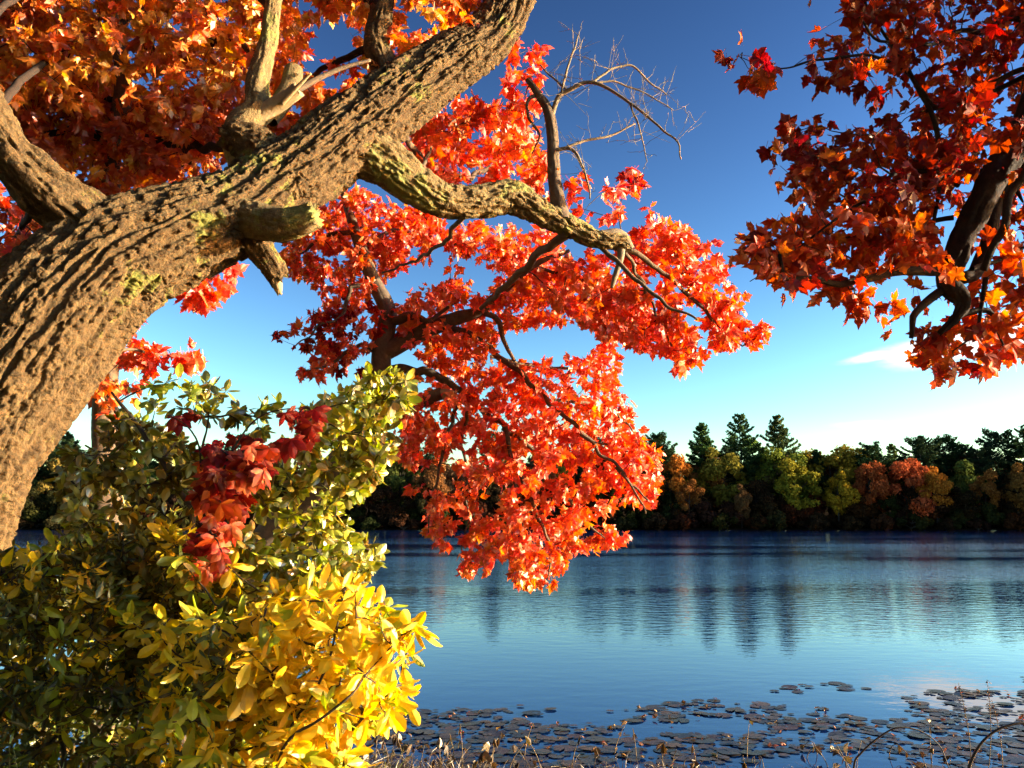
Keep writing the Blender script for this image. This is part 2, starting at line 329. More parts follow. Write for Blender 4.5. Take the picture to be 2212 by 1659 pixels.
class Plant:
    yk = 1.0
    def __init__(s, name, label, cat, base, twig_mat, seed, group=None):
        s.root = thing(name, label, cat, base, group); s.N = []; s.twig = twig_mat; s.leaves = []; s.rng = np.random.default_rng(seed); s.tw = []
    def limb(s, spec, mat, name='limb', step=.02, nseg=24, depth=.006, width=.03, seed=1., collar=0, label=None, rag=.0, bulge=.05, long=5., skel=True, xyz=False, wob=0, parent=None):
        Q = np.asarray(spec, float) if xyz else pts([(a, b, c, d * s.yk) for a, b, c, d in spec]); C = catmull(Q, step); P, r = C[:, :3], np.maximum(C[:, 3], .0012)
        d = np.concatenate([[0], np.cumsum(np.linalg.norm(np.diff(P, axis=0), axis=1))])
        if wob:
            q = d[:, None] * np.array((9., 9., 9.)) * .5 + np.array((seed, seed * 2, seed * 3)); env = np.minimum(d / .15, 1)[:, None]
            P = P + wob * env * np.stack([perlin(q), perlin(q + 17), perlin(q + 41)], 1)
        if collar: r = r * (1 + collar * np.exp(-d / (2.2 * r[0])))
        V, F = tube(P, r, nseg, bark_disp(depth, width, seed, long, bulge) if depth else None, True, rag)
        o = link(name, raw_mesh(name, V, F, [mat], smooth=True), parent or s.root)
        if label: o['label'] = label
        if skel: s.N.append(P[::max(1, int(.04 / step))])
        return o
    def grow(s, A, bf=.3, r_tip=.0013, r_k=.0011, sag=.06, step=.06, rmax=.011):
        """join every leaf-bearing point to the nearest wood by a twig"""
        P = np.vstack(s.N); path = np.zeros(len(P)); own = np.full(len(P), -1); n = len(A)
        best = np.full(n, 1e9); who = np.zeros(n, int)
        for k in range(0, len(P), 800):
            D = np.linalg.norm(A[:, None] - P[None, k:k + 800], axis=2); j = D.argmin(1); m = D[np.arange(n), j]; u = m < best; best[u] = m[u]; who[u] = j[u] + k
        done = np.zeros(n, bool); Pl = [p for p in P]; pl = list(path); ol = list(own); tw = []; par = []
        for _ in range(n):
            i = int(np.argmin(np.where(done, 1e9, best))); done[i] = True; p = Pl[who[i]]; a = A[i]; L = np.linalg.norm(a - p)
            m = max(4, int(L / step)); t = np.linspace(0, 1, m)[:, None]; mid = (p + a) / 2 + s.rng.normal(size=3) * .09 * L + np.array((0, 0, sag * L))
            c = (1 - t) ** 2 * p + 2 * t * (1 - t) * mid + t * t * a; c[1:-1] += s.rng.normal(size=(m - 2, 3)) * .0035
            tw.append(c); par.append(ol[who[i]]); base = pl[who[i]]; new = c[1:]; ids = []
            for q, tt in zip(new, t[1:, 0]): Pl.append(q); pl.append(base + L * tt); ol.append(len(tw) - 1); ids.append(len(Pl) - 1)
            D = np.linalg.norm(A[:, None] - new[None], axis=2) + bf * np.array([pl[k] for k in ids])[None]; j = D.argmin(1); mm = D[np.arange(n), j]; u = mm < best
            best[u] = mm[u]; who[u] = np.array(ids)[j[u]]
        cnt = np.ones(len(tw))
        for k in range(len(tw) - 1, -1, -1):
            if par[k] >= 0: cnt[par[k]] += cnt[k]
        Vs, Fs, off = [], [], 0
        for k, c in enumerate(tw):
            r0 = min(rmax, r_tip + r_k * math.sqrt(cnt[k] - .5)); r1 = max(r_tip, r0 * .55) if cnt[k] > 2 else r_tip * .8
            V, F = tube(c, np.linspace(r0, r1, len(c)), 5 if r0 > .004 else 4, None, False); Vs.append(V); Fs.append(F[0] + off); off += len(V)
        o = link('twigs', raw_mesh('twigs', np.vstack(Vs), np.vstack(Fs), [s.twig], smooth=True), s.root, 'stuff'); s.tw += tw
        return tw
    def add(s, shape, pos, d, nrm, size, mat):
        k = len(pos)
        if k: s.leaves.append((shape, np.asarray(pos), unit(np.asarray(d)), np.asarray(nrm), np.asarray(size), np.array([mat] * k) if isinstance(mat, str) else np.asarray(mat)))
    def leafy(s, tw, shape, mats, per, size, style='maple', spread=.05):
        g = s.rng; pos, dd, nn, ss, mm = [], [], [], [], []
        for c, mset in zip(tw, mats):
            L = np.linalg.norm(c[-1] - c[0]); tip = unit(c[-1] - c[-2]); k = max(2, int(g.normal(per, per * .25)))
            if style == 'rosette':
                a0 = g.uniform(0, 6.28); ax = unit(tip * .6 + np.array((0, 0, .5)) + g.normal(size=3) * .25); u = unit(np.cross(ax, g.normal(size=3))); v = np.cross(ax, u)
                for q in range(k):
                    an = a0 + q * 2.4; el = g.uniform(-.7, .95); dr = (u * math.cos(an) + v * math.sin(an)) * math.cos(el) + ax * math.sin(el)
                    pos.append(c[-1] - tip * g.uniform(0, .07) + g.normal(size=3) * .006); dd.append(dr + np.array((0, 0, -.12))); nn.append(ax + g.normal(size=3) * .65); ss.append(size * g.uniform(.45, 1.2) * (.62 if ('olive' in mset or 'weed' in mset) else 1)); mm.append(mset)
            elif style == 'palm':
                ax = unit(np.array((.5, -.9, .25)) + g.normal(size=3) * .45); dn = unit(np.array((0, 0, -1.0)) + g.normal(size=3) * .45); dn = unit(dn - ax * ax.dot(dn)); sd = np.cross(ax, dn)
                for cc in range(max(1, k // 5)):
                    b = c[-1] if cc == 0 else c[int(g.integers(len(c) // 2, len(c)))]; sz = size * g.uniform(.7, 1.15)
                    for an, f in ((0, 1), (.75, .92), (-.75, .92), (1.6, .66), (-1.6, .66)):
                        pos.append(b); dd.append(dn * math.cos(an) + sd * math.sin(an) + ax * g.normal() * .2); nn.append(ax + g.normal(size=3) * .25); ss.append(sz * f); mm.append(mset)
            else:
                ts = np.clip(1 - g.random(k) ** 1.4 * min(1, .22 / max(L, .05)), 0, 1); ts[0] = 1
                for t in ts:
                    x = t * (len(c) - 1); i = min(int(x), len(c) - 2); b = c[i] + (c[i + 1] - c[i]) * (x - i)
                    if style == 'maple':
                        dr = unit(g.normal(size=3) * .75 + tip * .45 + np.array((0, 0, -.75))); b = b + unit(g.normal(size=3) + dr) * spread * g.uniform(.2, 1.); nr = g.normal(size=3) + np.array((.25, -.35, .35))
                    else:
                        dr = unit(g.normal(size=3) * .8 + tip * .5 + np.array((.1, 0, -.1))); nr = g.normal(size=3) * .6 + np.array((.1, -.2, .8)); b = b + dr * .006
                    pos.append(b); dd.append(dr); nn.append(nr); ss.append(size * g.uniform(.62, 1.18)); mm.append(mset)
        s.add(shape, pos, dd, nn, ss, mm)
    def finish(s, nmax=300, part='leaf', stuff='foliage'):
        allp, sc = [], []
        for gi, (sh, pos, d, nr, sz, mt) in enumerate(s.leaves):
            x, y, f = project(pos); inn = (x > 0) & (x < 2212) & (y > 0) & (y < 1659); sc.append(np.where(inn, sz / f, 0)); allp.append(np.stack([np.full(len(pos), gi), np.arange(len(pos))], 1))
        if not allp: return
        sc = np.concatenate(sc); allp = np.concatenate(allp); order = np.argsort(-sc)[:nmax]; single = allp[order[sc[order] > 0]]
        flag = [np.zeros(len(g[1]), bool) for g in s.leaves]
        for gi, k in single: flag[gi][k] = True
        Vs, Fs, Ms, off = [], [], [], 0; names = sorted({m for g in s.leaves for m in g[5]}); idx = {m: i for i, m in enumerate(names)}; cache = {}
        for gi, (sh, pos, d, nr, sz, mt) in enumerate(s.leaves):
            bv, bf_ = SHAPES[sh]; y = unit(d); z = unit(nr - y * (nr * y).sum(1)[:, None]); x = np.cross(y, z); A = np.stack([x, y, z], 2) * sz[:, None, None]
            k = ~flag[gi]; Vv = np.einsum('nij,kj->nki', A[k], bv) + pos[k][:, None]; nn = k.sum(); jit = 1
            Ff = bf_[None] + (np.arange(nn) * len(bv))[:, None, None] + off; off += nn * len(bv)
            Vs.append(Vv.reshape(-1, 3)); Fs.append(Ff.reshape(-1, bf_.shape[1])); Ms.append(np.repeat([idx[m] for m in mt[k]], len(bf_)))
            for i in np.nonzero(flag[gi])[0]:
                key = (sh, mt[i])
                if key not in cache: cache[key] = raw_mesh(part + '_blade', bv, bf_, [M[mt[i]]])
                o = link(part, cache[key], s.root); m = Matrix.Identity(4)
                for a in range(3):
                    for b in range(3): m[a][b] = A[i][a][b]
                    m[a][3] = pos[i][a]
                o.matrix_basis = m
        if off: link(stuff, raw_mesh(stuff, np.vstack(Vs), np.vstack(Fs), [M[m] for m in names], np.concatenate(Ms)), s.root, 'stuff')

# leaf shapes: base at the origin, tip at y = 1
def shape_from(outline, centre, stem, fold=.25, droop=.18, cup=0.):
    half = outline; full = half + [(-x, y) for x, y in reversed(half[1:-1])]
    o = np.array(full); v = np.vstack([[centre], o]); z = -fold * np.abs(v[:, 0]) ** 1.15 - droop * v[:, 1] ** 2 + cup * np.sin(v[:, 0] * 9 + v[:, 1] * 5)
    V = np.column_stack([v, z]); n = len(o); F = [(0, 1 + i, 1 + (i + 1) % n) for i in range(n)]
    if stem:
        b = len(V); w = .014; V = np.vstack([V, [(-w, .02, .0), (w, .02, 0), (w, -stem, .05), (-w, -stem, .05)]]); F += [(b, b + 1, b + 2), (b, b + 2, b + 3)]
    return V, np.array(F)
SHAPES = {
    'maple': shape_from([(0, 0), (.12, -.05), (.36, .06), (.27, .17), (.42, .24), (.58, .46), (.40, .44), (.22, .46), (.25, .60), (.17, .70), (.11, .74), (0, 1)], (0, .38), .45, .3, .2, .05),
    'maple_curl': shape_from([(0, 0), (.14, -.04), (.33, .10), (.26, .18), (.46, .36), (.30, .42), (.20, .45), (.24, .62), (.12, .74), (0, 1)], (0, .38), .45, .75, .45, .06),
    'maple_broad': shape_from([(0, 0), (.18, -.06), (.42, .04), (.33, .16), (.50, .26), (.62, .50), (.46, .52), (.30, .53), (.32, .68), (.20, .74), (.12, .80), (0, 1)], (0, .40), .5, .15, .1, .07),
    'obovate': shape_from([(0, 0), (.06, .12), (.14, .35), (.20, .58), (.19, .76), (.11, .91), (0, 1)], (0, .55), .06, .5, .3),
    'obovate2': shape_from([(0, 0), (.05, .12), (.15, .35), (.22, .55), (.20, .76), (.10, .92), (0, 1)], (0, .55), .06, .9, .55),
    'lance2': shape_from([(0, 0), (.05, .12), (.12, .35), (.15, .55), (.12, .78), (.05, .93), (0, 1)], (0, .5), .06, .3, -.2, .02),
    'oval': shape_from([(0, 0), (.12, .10), (.25, .32), (.28, .55), (.20, .80), (.08, .94), (0, 1)], (0, .48), .14, .35, .25),
    'leaflet': shape_from([(0, 0), (.09, .14), (.20, .40), (.24, .60), (.17, .76), (.12, .80), (.07, .92), (0, 1)], (0, .5), .05, .35, .35),
    'lance': shape_from([(0, 0), (.07, .15), (.11, .42), (.08, .72), (0, 1)], (0, .45), .05, .5, .4),
}
def in_poly(x, y, poly):
    p = np.asarray(poly, float); c = np.zeros(len(x), bool); j = len(p) - 1
    for i in range(len(p)):
        xi, yi = p[i]; xj, yj = p[j]
        if yi != yj: c ^= ((yi > y) != (yj > y)) & (x < (xj - xi) * (y - yi) / (yj - yi) + xi)
        j = i
    return c
def sample(poly, dens, Y, sd, rng, holes=(), clump=.0, cs=2.2, slope=None):
    """points spread through a volume seen as `poly`; dens = points per 1000 px2"""
    p = np.asarray(poly, float); lo, hi = p.min(0), p.max(0); n = int(dens * (hi[0] - lo[0]) * (hi[1] - lo[1]) / 1000)
    x = rng.uniform(lo[0], hi[0], n); y = rng.uniform(lo[1], hi[1], n); k = in_poly(x, y, poly)
    for h in holes: k &= ~in_poly(x, y, h)
    x, y = x[k], y[k]; d = Y + rng.uniform(-1.7, 1.7, len(x)) * sd
    if slope: d = d + slope[0] * (x - p[:, 0].mean()) + slope[1] * (y - p[:, 1].mean())
    A = at(x, y, d)
    if clump: A = A[perlin(A * cs + 5.3) > -clump + 0 * A[:, 0]]
    return A
def mats_for(n, rng, *wm):
    names = [m for m, _ in wm]; w = np.array([v for _, v in wm], float); return list(rng.choice(names, n, p=w / w.sum()))

# ------------------------------------------------------------------ the big leaning maple
T1 = [(-330, 1990, 520, 3.55), (-285, 1700, 440, 3.6), (-240, 1400, 395, 3.7), (-165, 1075, 365, 3.8), (10, 812, 325, 3.95), (200, 592, 275, 4.1), (362, 512, 226, 4.25), (498, 462, 186, 4.4), (590, 402, 172, 4.55), (665, 360, 168, 4.65),
      (752, 296, 162, 4.8), (880, 200, 138, 5.0), (965, 142, 124, 5.15), (1055, 82, 108, 5.3), (1103, 0, 100, 5.45), (1150, -120, 92, 5.6), (1240, -330, 70, 5.8), (1330, -560, 48, 6.0), (1380, -800, 20, 6.1)]
base1 = tuple(pts(T1)[0, :3] * np.array((1, 1, 0)) + np.array((0, 0, .85)))
big = Plant('leaning_maple_tree', 'huge leaning maple with deeply furrowed bark and orange leaves arching over the yellow shrub', 'tree', base1, M['twig'], 11)
TR = big.limb(T1, M['bark'], 'trunk', step=.0065, nseg=420, depth=.036, width=.040, seed=2.3, long=8.0, bulge=.045)
big.limb([(215, 560, 150, 4.1), (170, 468, 138, 4.0), (105, 418, 122, 3.92), (40, 352, 108, 3.85), (-15, 265, 98, 3.8), (-60, 150, 88, 3.75), (-90, 0, 75, 3.7), (-110, -200, 55, 3.7), (-90, -420, 25, 3.8)], M['bark'], step=.01, nseg=140, depth=.026, width=.05, seed=5.1, label='dark forked limb rising to the upper left')
LU = big.limb([(560, 350, 120, 4.6), (528, 290, 84, 4.58), (556, 235, 56, 4.6), (556, 180, 47, 4.62), (578, 95, 40, 4.66), (592, 0, 35, 4.7), (604, -120, 30, 4.8), (590, -320, 18, 4.9)], M['bark_lichen'], step=.01, nseg=64, depth=.007, width=.03, seed=7.7, collar=.25)
big.limb([(552, 262, 44, 4.6), (585, 235, 40, 4.58), (620, 212, 36, 4.55), (646, 192, 34, 4.53)], M['pale_wood'], 'branch_stub', step=.008, nseg=40, depth=.003, width=.02, seed=3.3, rag=.012, label='pale barkless broken stub', parent=LU)
big.limb([(610, 222, 12, 4.52), (640, 190, 10, 4.48), (672, 158, 5, 4.45)], M['pale_wood'], 'branch_stub', step=.01, nseg=12, depth=0, parent=LU)
big.limb([(640, 195, 16, 4.55), (690, 168, 13, 4.6), (745, 145, 10, 4.65), (800, 130, 7, 4.7)], M['bark_grey'], step=.02, nseg=12, depth=.001)
big.limb([(560, 330, 110, 4.5), (515, 300, 80, 4.47), (478, 292, 44, 4.45)], M['bark'], 'branch_stub', step=.008, nseg=70, depth=.02, width=.04, seed=9.2, rag=.02, label='jagged dark stump of a lost limb', parent=TR)
big.limb([(585, 262, 30, 4.62), (606, 225, 44, 4.68), (626, 190, 44, 4.72), (632, 165, 42, 4.76), (634, 150, 38, 4.78), (634, 143, 8, 4.79)], M['bark_lichen'], 'branch_stub', step=.01, nseg=30, depth=.003, rag=.002)
big.limb([(860, 230, 110, 5.0), (838, 165, 66, 5.0), (815, 100, 56, 5.02), (822, 30, 50, 5.05), (828, -60, 46, 5.1), (800, -220, 34, 5.2), (760, -420, 16, 5.3)], M['bark'], step=.01, nseg=80, depth=.016, width=.04, seed=12.4, collar=.2)
LR = [(760, 320, 120, 4.8), (835, 352, 104, 4.85), (900, 402, 88, 4.92), (965, 434, 76, 5.0), (1040, 436, 72, 5.08), (1105, 428, 74, 5.15), (1165, 458, 60, 5.2), (1232, 490, 50, 5.28), (1290, 516, 42, 5.33), (1352, 522, 36, 5.38)]
LRo = big.limb(LR, M['bark_lichen'], step=.007, nseg=120, depth=.018, width=.034, seed=15.5, label='lichen covered limb bending out to a broken end', rag=.02, long=3.)
big.limb([(1300, 512, 30, 5.33), (1340, 508, 26, 5.37), (1366, 536, 10, 5.4)], M['dead_wood'], 'branch_stub', step=.01, nseg=20, depth=.003, rag=.01, parent=LRo)
big.limb([(520, 470, 90, 4.3), (600, 486, 78, 4.22), (650, 478, 66, 4.18), (682, 464, 56, 4.16)], M['bark_lichen'], 'branch_stub', step=.008, nseg=70, depth=.010, width=.03, seed=17.1, rag=.012, label='rounded knob of a healed limb', parent=TR)
big.limb([(520, 480, 90, 4.4), (562, 540, 66, 4.38), (588, 575, 56, 4.38), (602, 602, 46, 4.4)], M['bark'], 'branch_stub', step=.008, nseg=60, depth=.010, width=.03, seed=18.9, rag=.02, label='broken stub hanging below the trunk', parent=TR)
big.limb([(592, 590, 26, 4.38), (600, 618, 22, 4.39), (604, 636, 12, 4.4)], M['pale_wood'], 'branch_stub', step=.008, nseg=20, depth=.003, rag=.006, parent=TR)
big.limb([(1342, 528, 20, 5.38), (1340, 560, 15, 5.38), (1328, 600, 12, 5.38), (1322, 622, 7, 5.38)], M['dead_wood'], 'branch_stub', step=.01, nseg=12, depth=.001, parent=LRo)
UD = big.limb([(1210, 480, 44, 5.25), (1204, 430, 31, 5.26), (1196, 370, 28, 5.28), (1194, 300, 25, 5.3), (1184, 240, 23, 5.32), (1160, 200, 17, 5.33), (1140, 172, 12, 5.35)], M['bark_grey'], step=.012, nseg=36, depth=.004, width=.02, seed=21., collar=.25, label='upright dead branch above the lichen covered limb')
DEAD = [[(1188, 262, 12, 5.32), (1205, 215, 11, 5.3), (1232, 192, 10, 5.28), (1280, 178, 8, 5.25), (1335, 205, 7, 5.2), (1385, 240, 6, 5.15), (1430, 280, 5, 5.1), (1462, 305, 4, 5.08), (1473, 345, 3, 5.05)],
        [(1280, 178, 6, 5.25), (1320, 150, 5, 5.3), (1365, 142, 4.5, 5.35), (1400, 175, 4, 5.4), (1440, 205, 2.5, 5.45)],
        [(1275, 180, 5, 5.25), (1330, 178, 4, 5.3), (1400, 205, 3, 5.35), (1452, 238, 2, 5.4)],
        [(1196, 325, 10, 5.28), (1228, 322, 8, 5.25), (1252, 345, 7, 5.2), (1268, 385, 5, 5.15), (1275, 430, 3, 5.12)],
        [(1215, 322, 7, 5.28), (1260, 305, 6, 5.3), (1320, 292, 5, 5.33), (1370, 268, 3, 5.36)],
        [(1212, 205, 6, 5.3), (1225, 150, 5, 5.32), (1250, 75, 3, 5.35)],
        [(1225, 195, 5, 5.3), (1190, 165, 4, 5.33), (1165, 140, 3, 5.36)],
        [(1360, 222, 4, 5.18), (1385, 290, 3, 5.15), (1398, 350, 2, 5.12)],
        [(1160, 205, 9, 5.33), (1142, 215, 8, 5.31), (1140, 250, 7, 5.3), (1165, 290, 5, 5.28), (1150, 330, 3, 5.26)]]
for k, d in enumerate(DEAD): big.limb(d, M['dead_wood'] if k != 8 else M['bark_grey'], 'dead_twig', step=.02, nseg=7, depth=0, skel=False, wob=.012, seed=30. + k, parent=UD)
def dead_sprays(pl, specs, rng):
    Vs, Fs, off = [], [], 0
    for d in specs:
        C = catmull(pts(d), .03)[:, :3]
        for _ in range(int(len(C) * .7)):
            p = C[int(rng.integers(3, len(C)))]; dr = unit(rng.normal(size=3) * np.array((1, .7, 1)) + np.array((.3, 0, .3))); L = rng.uniform(.04, .26)
            for q in range(1 + int(rng.integers(0, 3))):
                e = dr if q == 0 else unit(dr + rng.normal(size=3) * .6); s0 = p if q == 0 else p + dr * L * rng.uniform(.3, .8); l2 = L if q == 0 else L * .5; t = np.linspace(0, 1, 5)[:, None]
                c = s0 + e * t * l2 + np.array((0, 0, 1)) * (t ** 2) * l2 * rng.uniform(-.25, .3) + rng.normal(size=(5, 3)) * .003; V, F = tube(c, np.linspace(.0018, .0009, 5), 4, None, False)
                Vs.append(V); Fs.append(F[0] + off); off += len(V)
    link('dead_twigs', raw_mesh('dead_twigs', np.vstack(Vs), np.vstack(Fs), [M['dead_wood']], smooth=True), UD, 'stuff')
dead_sprays(big, DEAD, np.random.default_rng(5))
# leafy limbs of the big maple
for k, d in enumerate([
        [(1340, 530, 14, 5.4), (1400, 565, 12, 5.5), (1460, 610, 10, 5.6), (1515, 665, 8, 5.7), (1560, 715, 6, 5.8), (1600, 745, 3, 5.9)],
        [(1300, 535, 12, 5.35), (1370, 600, 10, 5.3), (1430, 650, 8, 5.25), (1500, 690, 5, 5.2)],
        [(1225, 505, 22, 5.25), (1180, 535, 19, 5.4), (1150, 565, 17, 5.6), (1090, 620, 14, 5.9), (1040, 665, 10, 6.2)],
        [(1000, 470, 12, 5.0), (960, 520, 9, 5.3), (900, 560, 7, 5.7), (830, 590, 4, 6.0)],
        [(1350, 545, 9, 5.4), (1400, 640, 7, 5.7), (1440, 720, 5, 5.9), (1470, 790, 3, 6.0)],
        [(1060, 360, 10, 6.2), (1000, 385, 13, 6.0), (920, 350, 14, 5.6), (870, 290, 14, 5.1)],
        [(900, 390, 9, 5.0), (925, 330, 8, 5.4), (950, 280, 6, 5.9), (1050, 240, 4, 6.2)],
        [(540, 300, 22, 4.7), (440, 320, 18, 5.0), (330, 300, 14, 5.4), (200, 250, 10, 5.8), (80, 230, 6, 6.2)],
        [(570, 120, 18, 4.65), (480, 90, 14, 5.0), (380, 100, 11, 5.4), (250, 110, 8, 5.8)],
        [(590, 30, 16, 4.7), (500, -60, 13, 5.0), (350, -120, 10, 5.4), (100, -150, 7, 5.8)],
        [(815, 90, 20, 5.0), (720, 140, 13, 5.3), (640, 170, 10, 5.7), (560, 150, 6, 6.0)],
        [(822, 10, 20, 5.0), (720, -40, 14, 5.4), (650, -20, 10, 5.8), (560, 40, 6, 6.2)],
        [(828, -30, 18, 5.1), (900, -60, 13, 5.5), (960, 0, 9, 5.8), (1000, 40, 5, 6.0)],
        [(90, 420, 22, 3.9), (60, 470, 16, 4.2), (30, 520, 10, 4.6), (-20, 560, 6, 5.0)],
        [(-20, 260, 24, 3.8), (40, 180, 18, 4.3), (120, 120, 13, 4.8), (220, 60, 8, 5.3)],
        [(-60, 120, 24, 3.75), (0, 20, 16, 4.2), (100, -40, 11, 4.8)]]):
    big.limb(d, M['bark_grey'] if k < 7 else M['bark_dark'], 'branch', step=.025, nseg=12, depth=.001, wob=.03 if k < 13 else .008, seed=50. + k)
g = big.rng
regs = [  # polygon, density, distance, spread, holes, clump, palette
    ([(-250, -150), (560, -150), (560, 60), (520, 200), (380, 240), (200, 230), (-250, 220)], 2.3, 5.4, .5, (), .34, (('leaf_yellow_orange', 4), ('leaf_orange', 3), ('leaf_deep_red', 1))),
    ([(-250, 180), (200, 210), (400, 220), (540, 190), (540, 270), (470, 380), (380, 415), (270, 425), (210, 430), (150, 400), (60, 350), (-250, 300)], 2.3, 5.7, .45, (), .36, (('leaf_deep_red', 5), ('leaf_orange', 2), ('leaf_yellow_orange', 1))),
    ([(560, -120), (1030, -120), (1040, 40), (960, 95), (850, 155), (790, 195), (690, 270), (600, 305), (560, 310)], 1.9, 5.7, .45, ([(660, 50), (720, 30), (800, 60), (790, 210), (700, 190), (660, 130)], [(870, 0), (930, 0), (950, 60), (880, 50)]), .25, (('leaf_orange', 5), ('leaf_yellow_orange', 1), ('leaf_red_orange', 2))),
    ([(660, 50), (800, 60), (790, 200), (690, 190)], .5, 5.7, .4, (), 0, (('leaf_orange', 1), ('leaf_red_orange', 1))),
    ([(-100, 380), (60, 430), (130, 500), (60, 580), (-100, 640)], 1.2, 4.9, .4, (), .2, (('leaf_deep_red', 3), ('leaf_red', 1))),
    ([(860, 340), (900, 250), (1000, 212), (1080, 205), (1150, 265), (1185, 330), (1190, 425), (1130, 415), (1050, 405), (970, 425), (900, 370)], 2.2, 6.1, .45, (), .5, (('leaf_red', 5), ('leaf_red_orange', 3), ('leaf_orange', 1))),
    ([(1080, 205), (1110, 90), (1175, 60), (1180, 120), (1170, 260), (1120, 260)], .7, 5.9, .3, (), 0, (('leaf_red', 1),)),
    ([(1215, 400), (1320, 352), (1375, 368), (1410, 450), (1300, 480), (1230, 450)], .9, 5.6, .25, (), .1, (('leaf_red', 3), ('leaf_crimson', 1))),
    ([(1290, 535), (1400, 470), (1500, 500), (1560, 560), (1600, 640), (1622, 730), (1540, 745), (1465, 800), (1400, 740), (1330, 740), (1270, 690), (1180, 640), (1200, 570)], 2.0, 6.1, .35, (), .32, (('leaf_red', 5), ('leaf_red_orange', 3))),
    ([(1600, 690), (1655, 690), (1655, 725), (1610, 725)], 1.5, 5.9, .1, (), 0, (('leaf_red', 1),)),
    ([(400, 620), (470, 575), (530, 555), (500, 605), (435, 662), (380, 650)], 1.6, 5.2, .3, (), 0, (('leaf_red', 1),)),
    ([(270, 735), (330, 750), (440, 755), (440, 775), (350, 785), (270, 790)], 2.0, 5.0, .15, (), 0, (('leaf_red', 2), ('leaf_red_orange', 1)))]
big.limb([(215, 790, 10, 4.4), (270, 755, 7, 4.7), (360, 768, 5, 5.0), (440, 765, 3, 5.1)], M['bark_grey'], 'branch', step=.03, nseg=8, depth=0)
big.limb([(400, 540, 10, 4.4), (430, 600, 7, 4.9), (420, 640, 4, 5.2)], M['bark_grey'], 'branch', step=.03, nseg=8, depth=0)
def fill(pl, regs, shapes, per, size, style='maple', mul=1.0, **kw):
    A, mt = [], []
    for poly, dn, Y, sd, holes, cl, pal in regs:
        a = sample(poly, dn * mul, Y * pl.yk, sd * pl.yk, pl.rng, holes, cl); A.append(a); mt += mats_for(len(a), pl.rng, *pal)
    A = np.vstack(A); tw = pl.grow(A, **kw); mt = np.array(mt)
    # twigs come back in growth order: match each to its tip
    key = {tuple(np.round(a, 6)): m for a, m in zip(A, mt)}; tm = [key[tuple(np.round(c[-1], 6))] for c in tw]
    pick = pl.rng.integers(0, len(shapes), len(tw))
    for si, sh in enumerate(shapes):
        sel = [k for k in range(len(tw)) if pick[k] == si]; pl.leafy([tw[k] for k in sel], sh, [tm[k] for k in sel], per, size, style)
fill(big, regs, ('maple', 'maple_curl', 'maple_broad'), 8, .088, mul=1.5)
big.finish()

# ------------------------------------------------------------------ the red maple at the shore, behind the shrubs
T2 = [(430, 1560, 90, 7.0), (470, 1400, 78, 7.0), (540, 1220, 68, 7.0), (620, 1112, 62, 7.0), (705, 1028, 56, 6.95), (780, 930, 50, 6.9), (818, 830, 46, 6.9), (826, 750, 42, 6.9), (838, 675, 38, 6.9), (806, 605, 32, 6.9), (778, 530, 27, 6.9), (752, 452, 18, 6.95), (735, 400, 10, 7.0)]
b2 = pts(T2)[0, :3].copy(); b2[2] = float(bank_z(b2[0], b2[1]))
T2x = np.vstack([[b2[0] - .1, b2[1], b2[2] - .15, .21], pts(T2)])
red = Plant('scarlet_maple_tree', 'scarlet maple leaning over the lake, slender grey trunk and drooping red branches', 'tree', tuple(b2), M['twig'], 12)
red.limb(T2x, M['bark_grey'], 'trunk', step=.014, nseg=48, depth=.004, width=.03, seed=41., xyz=True)
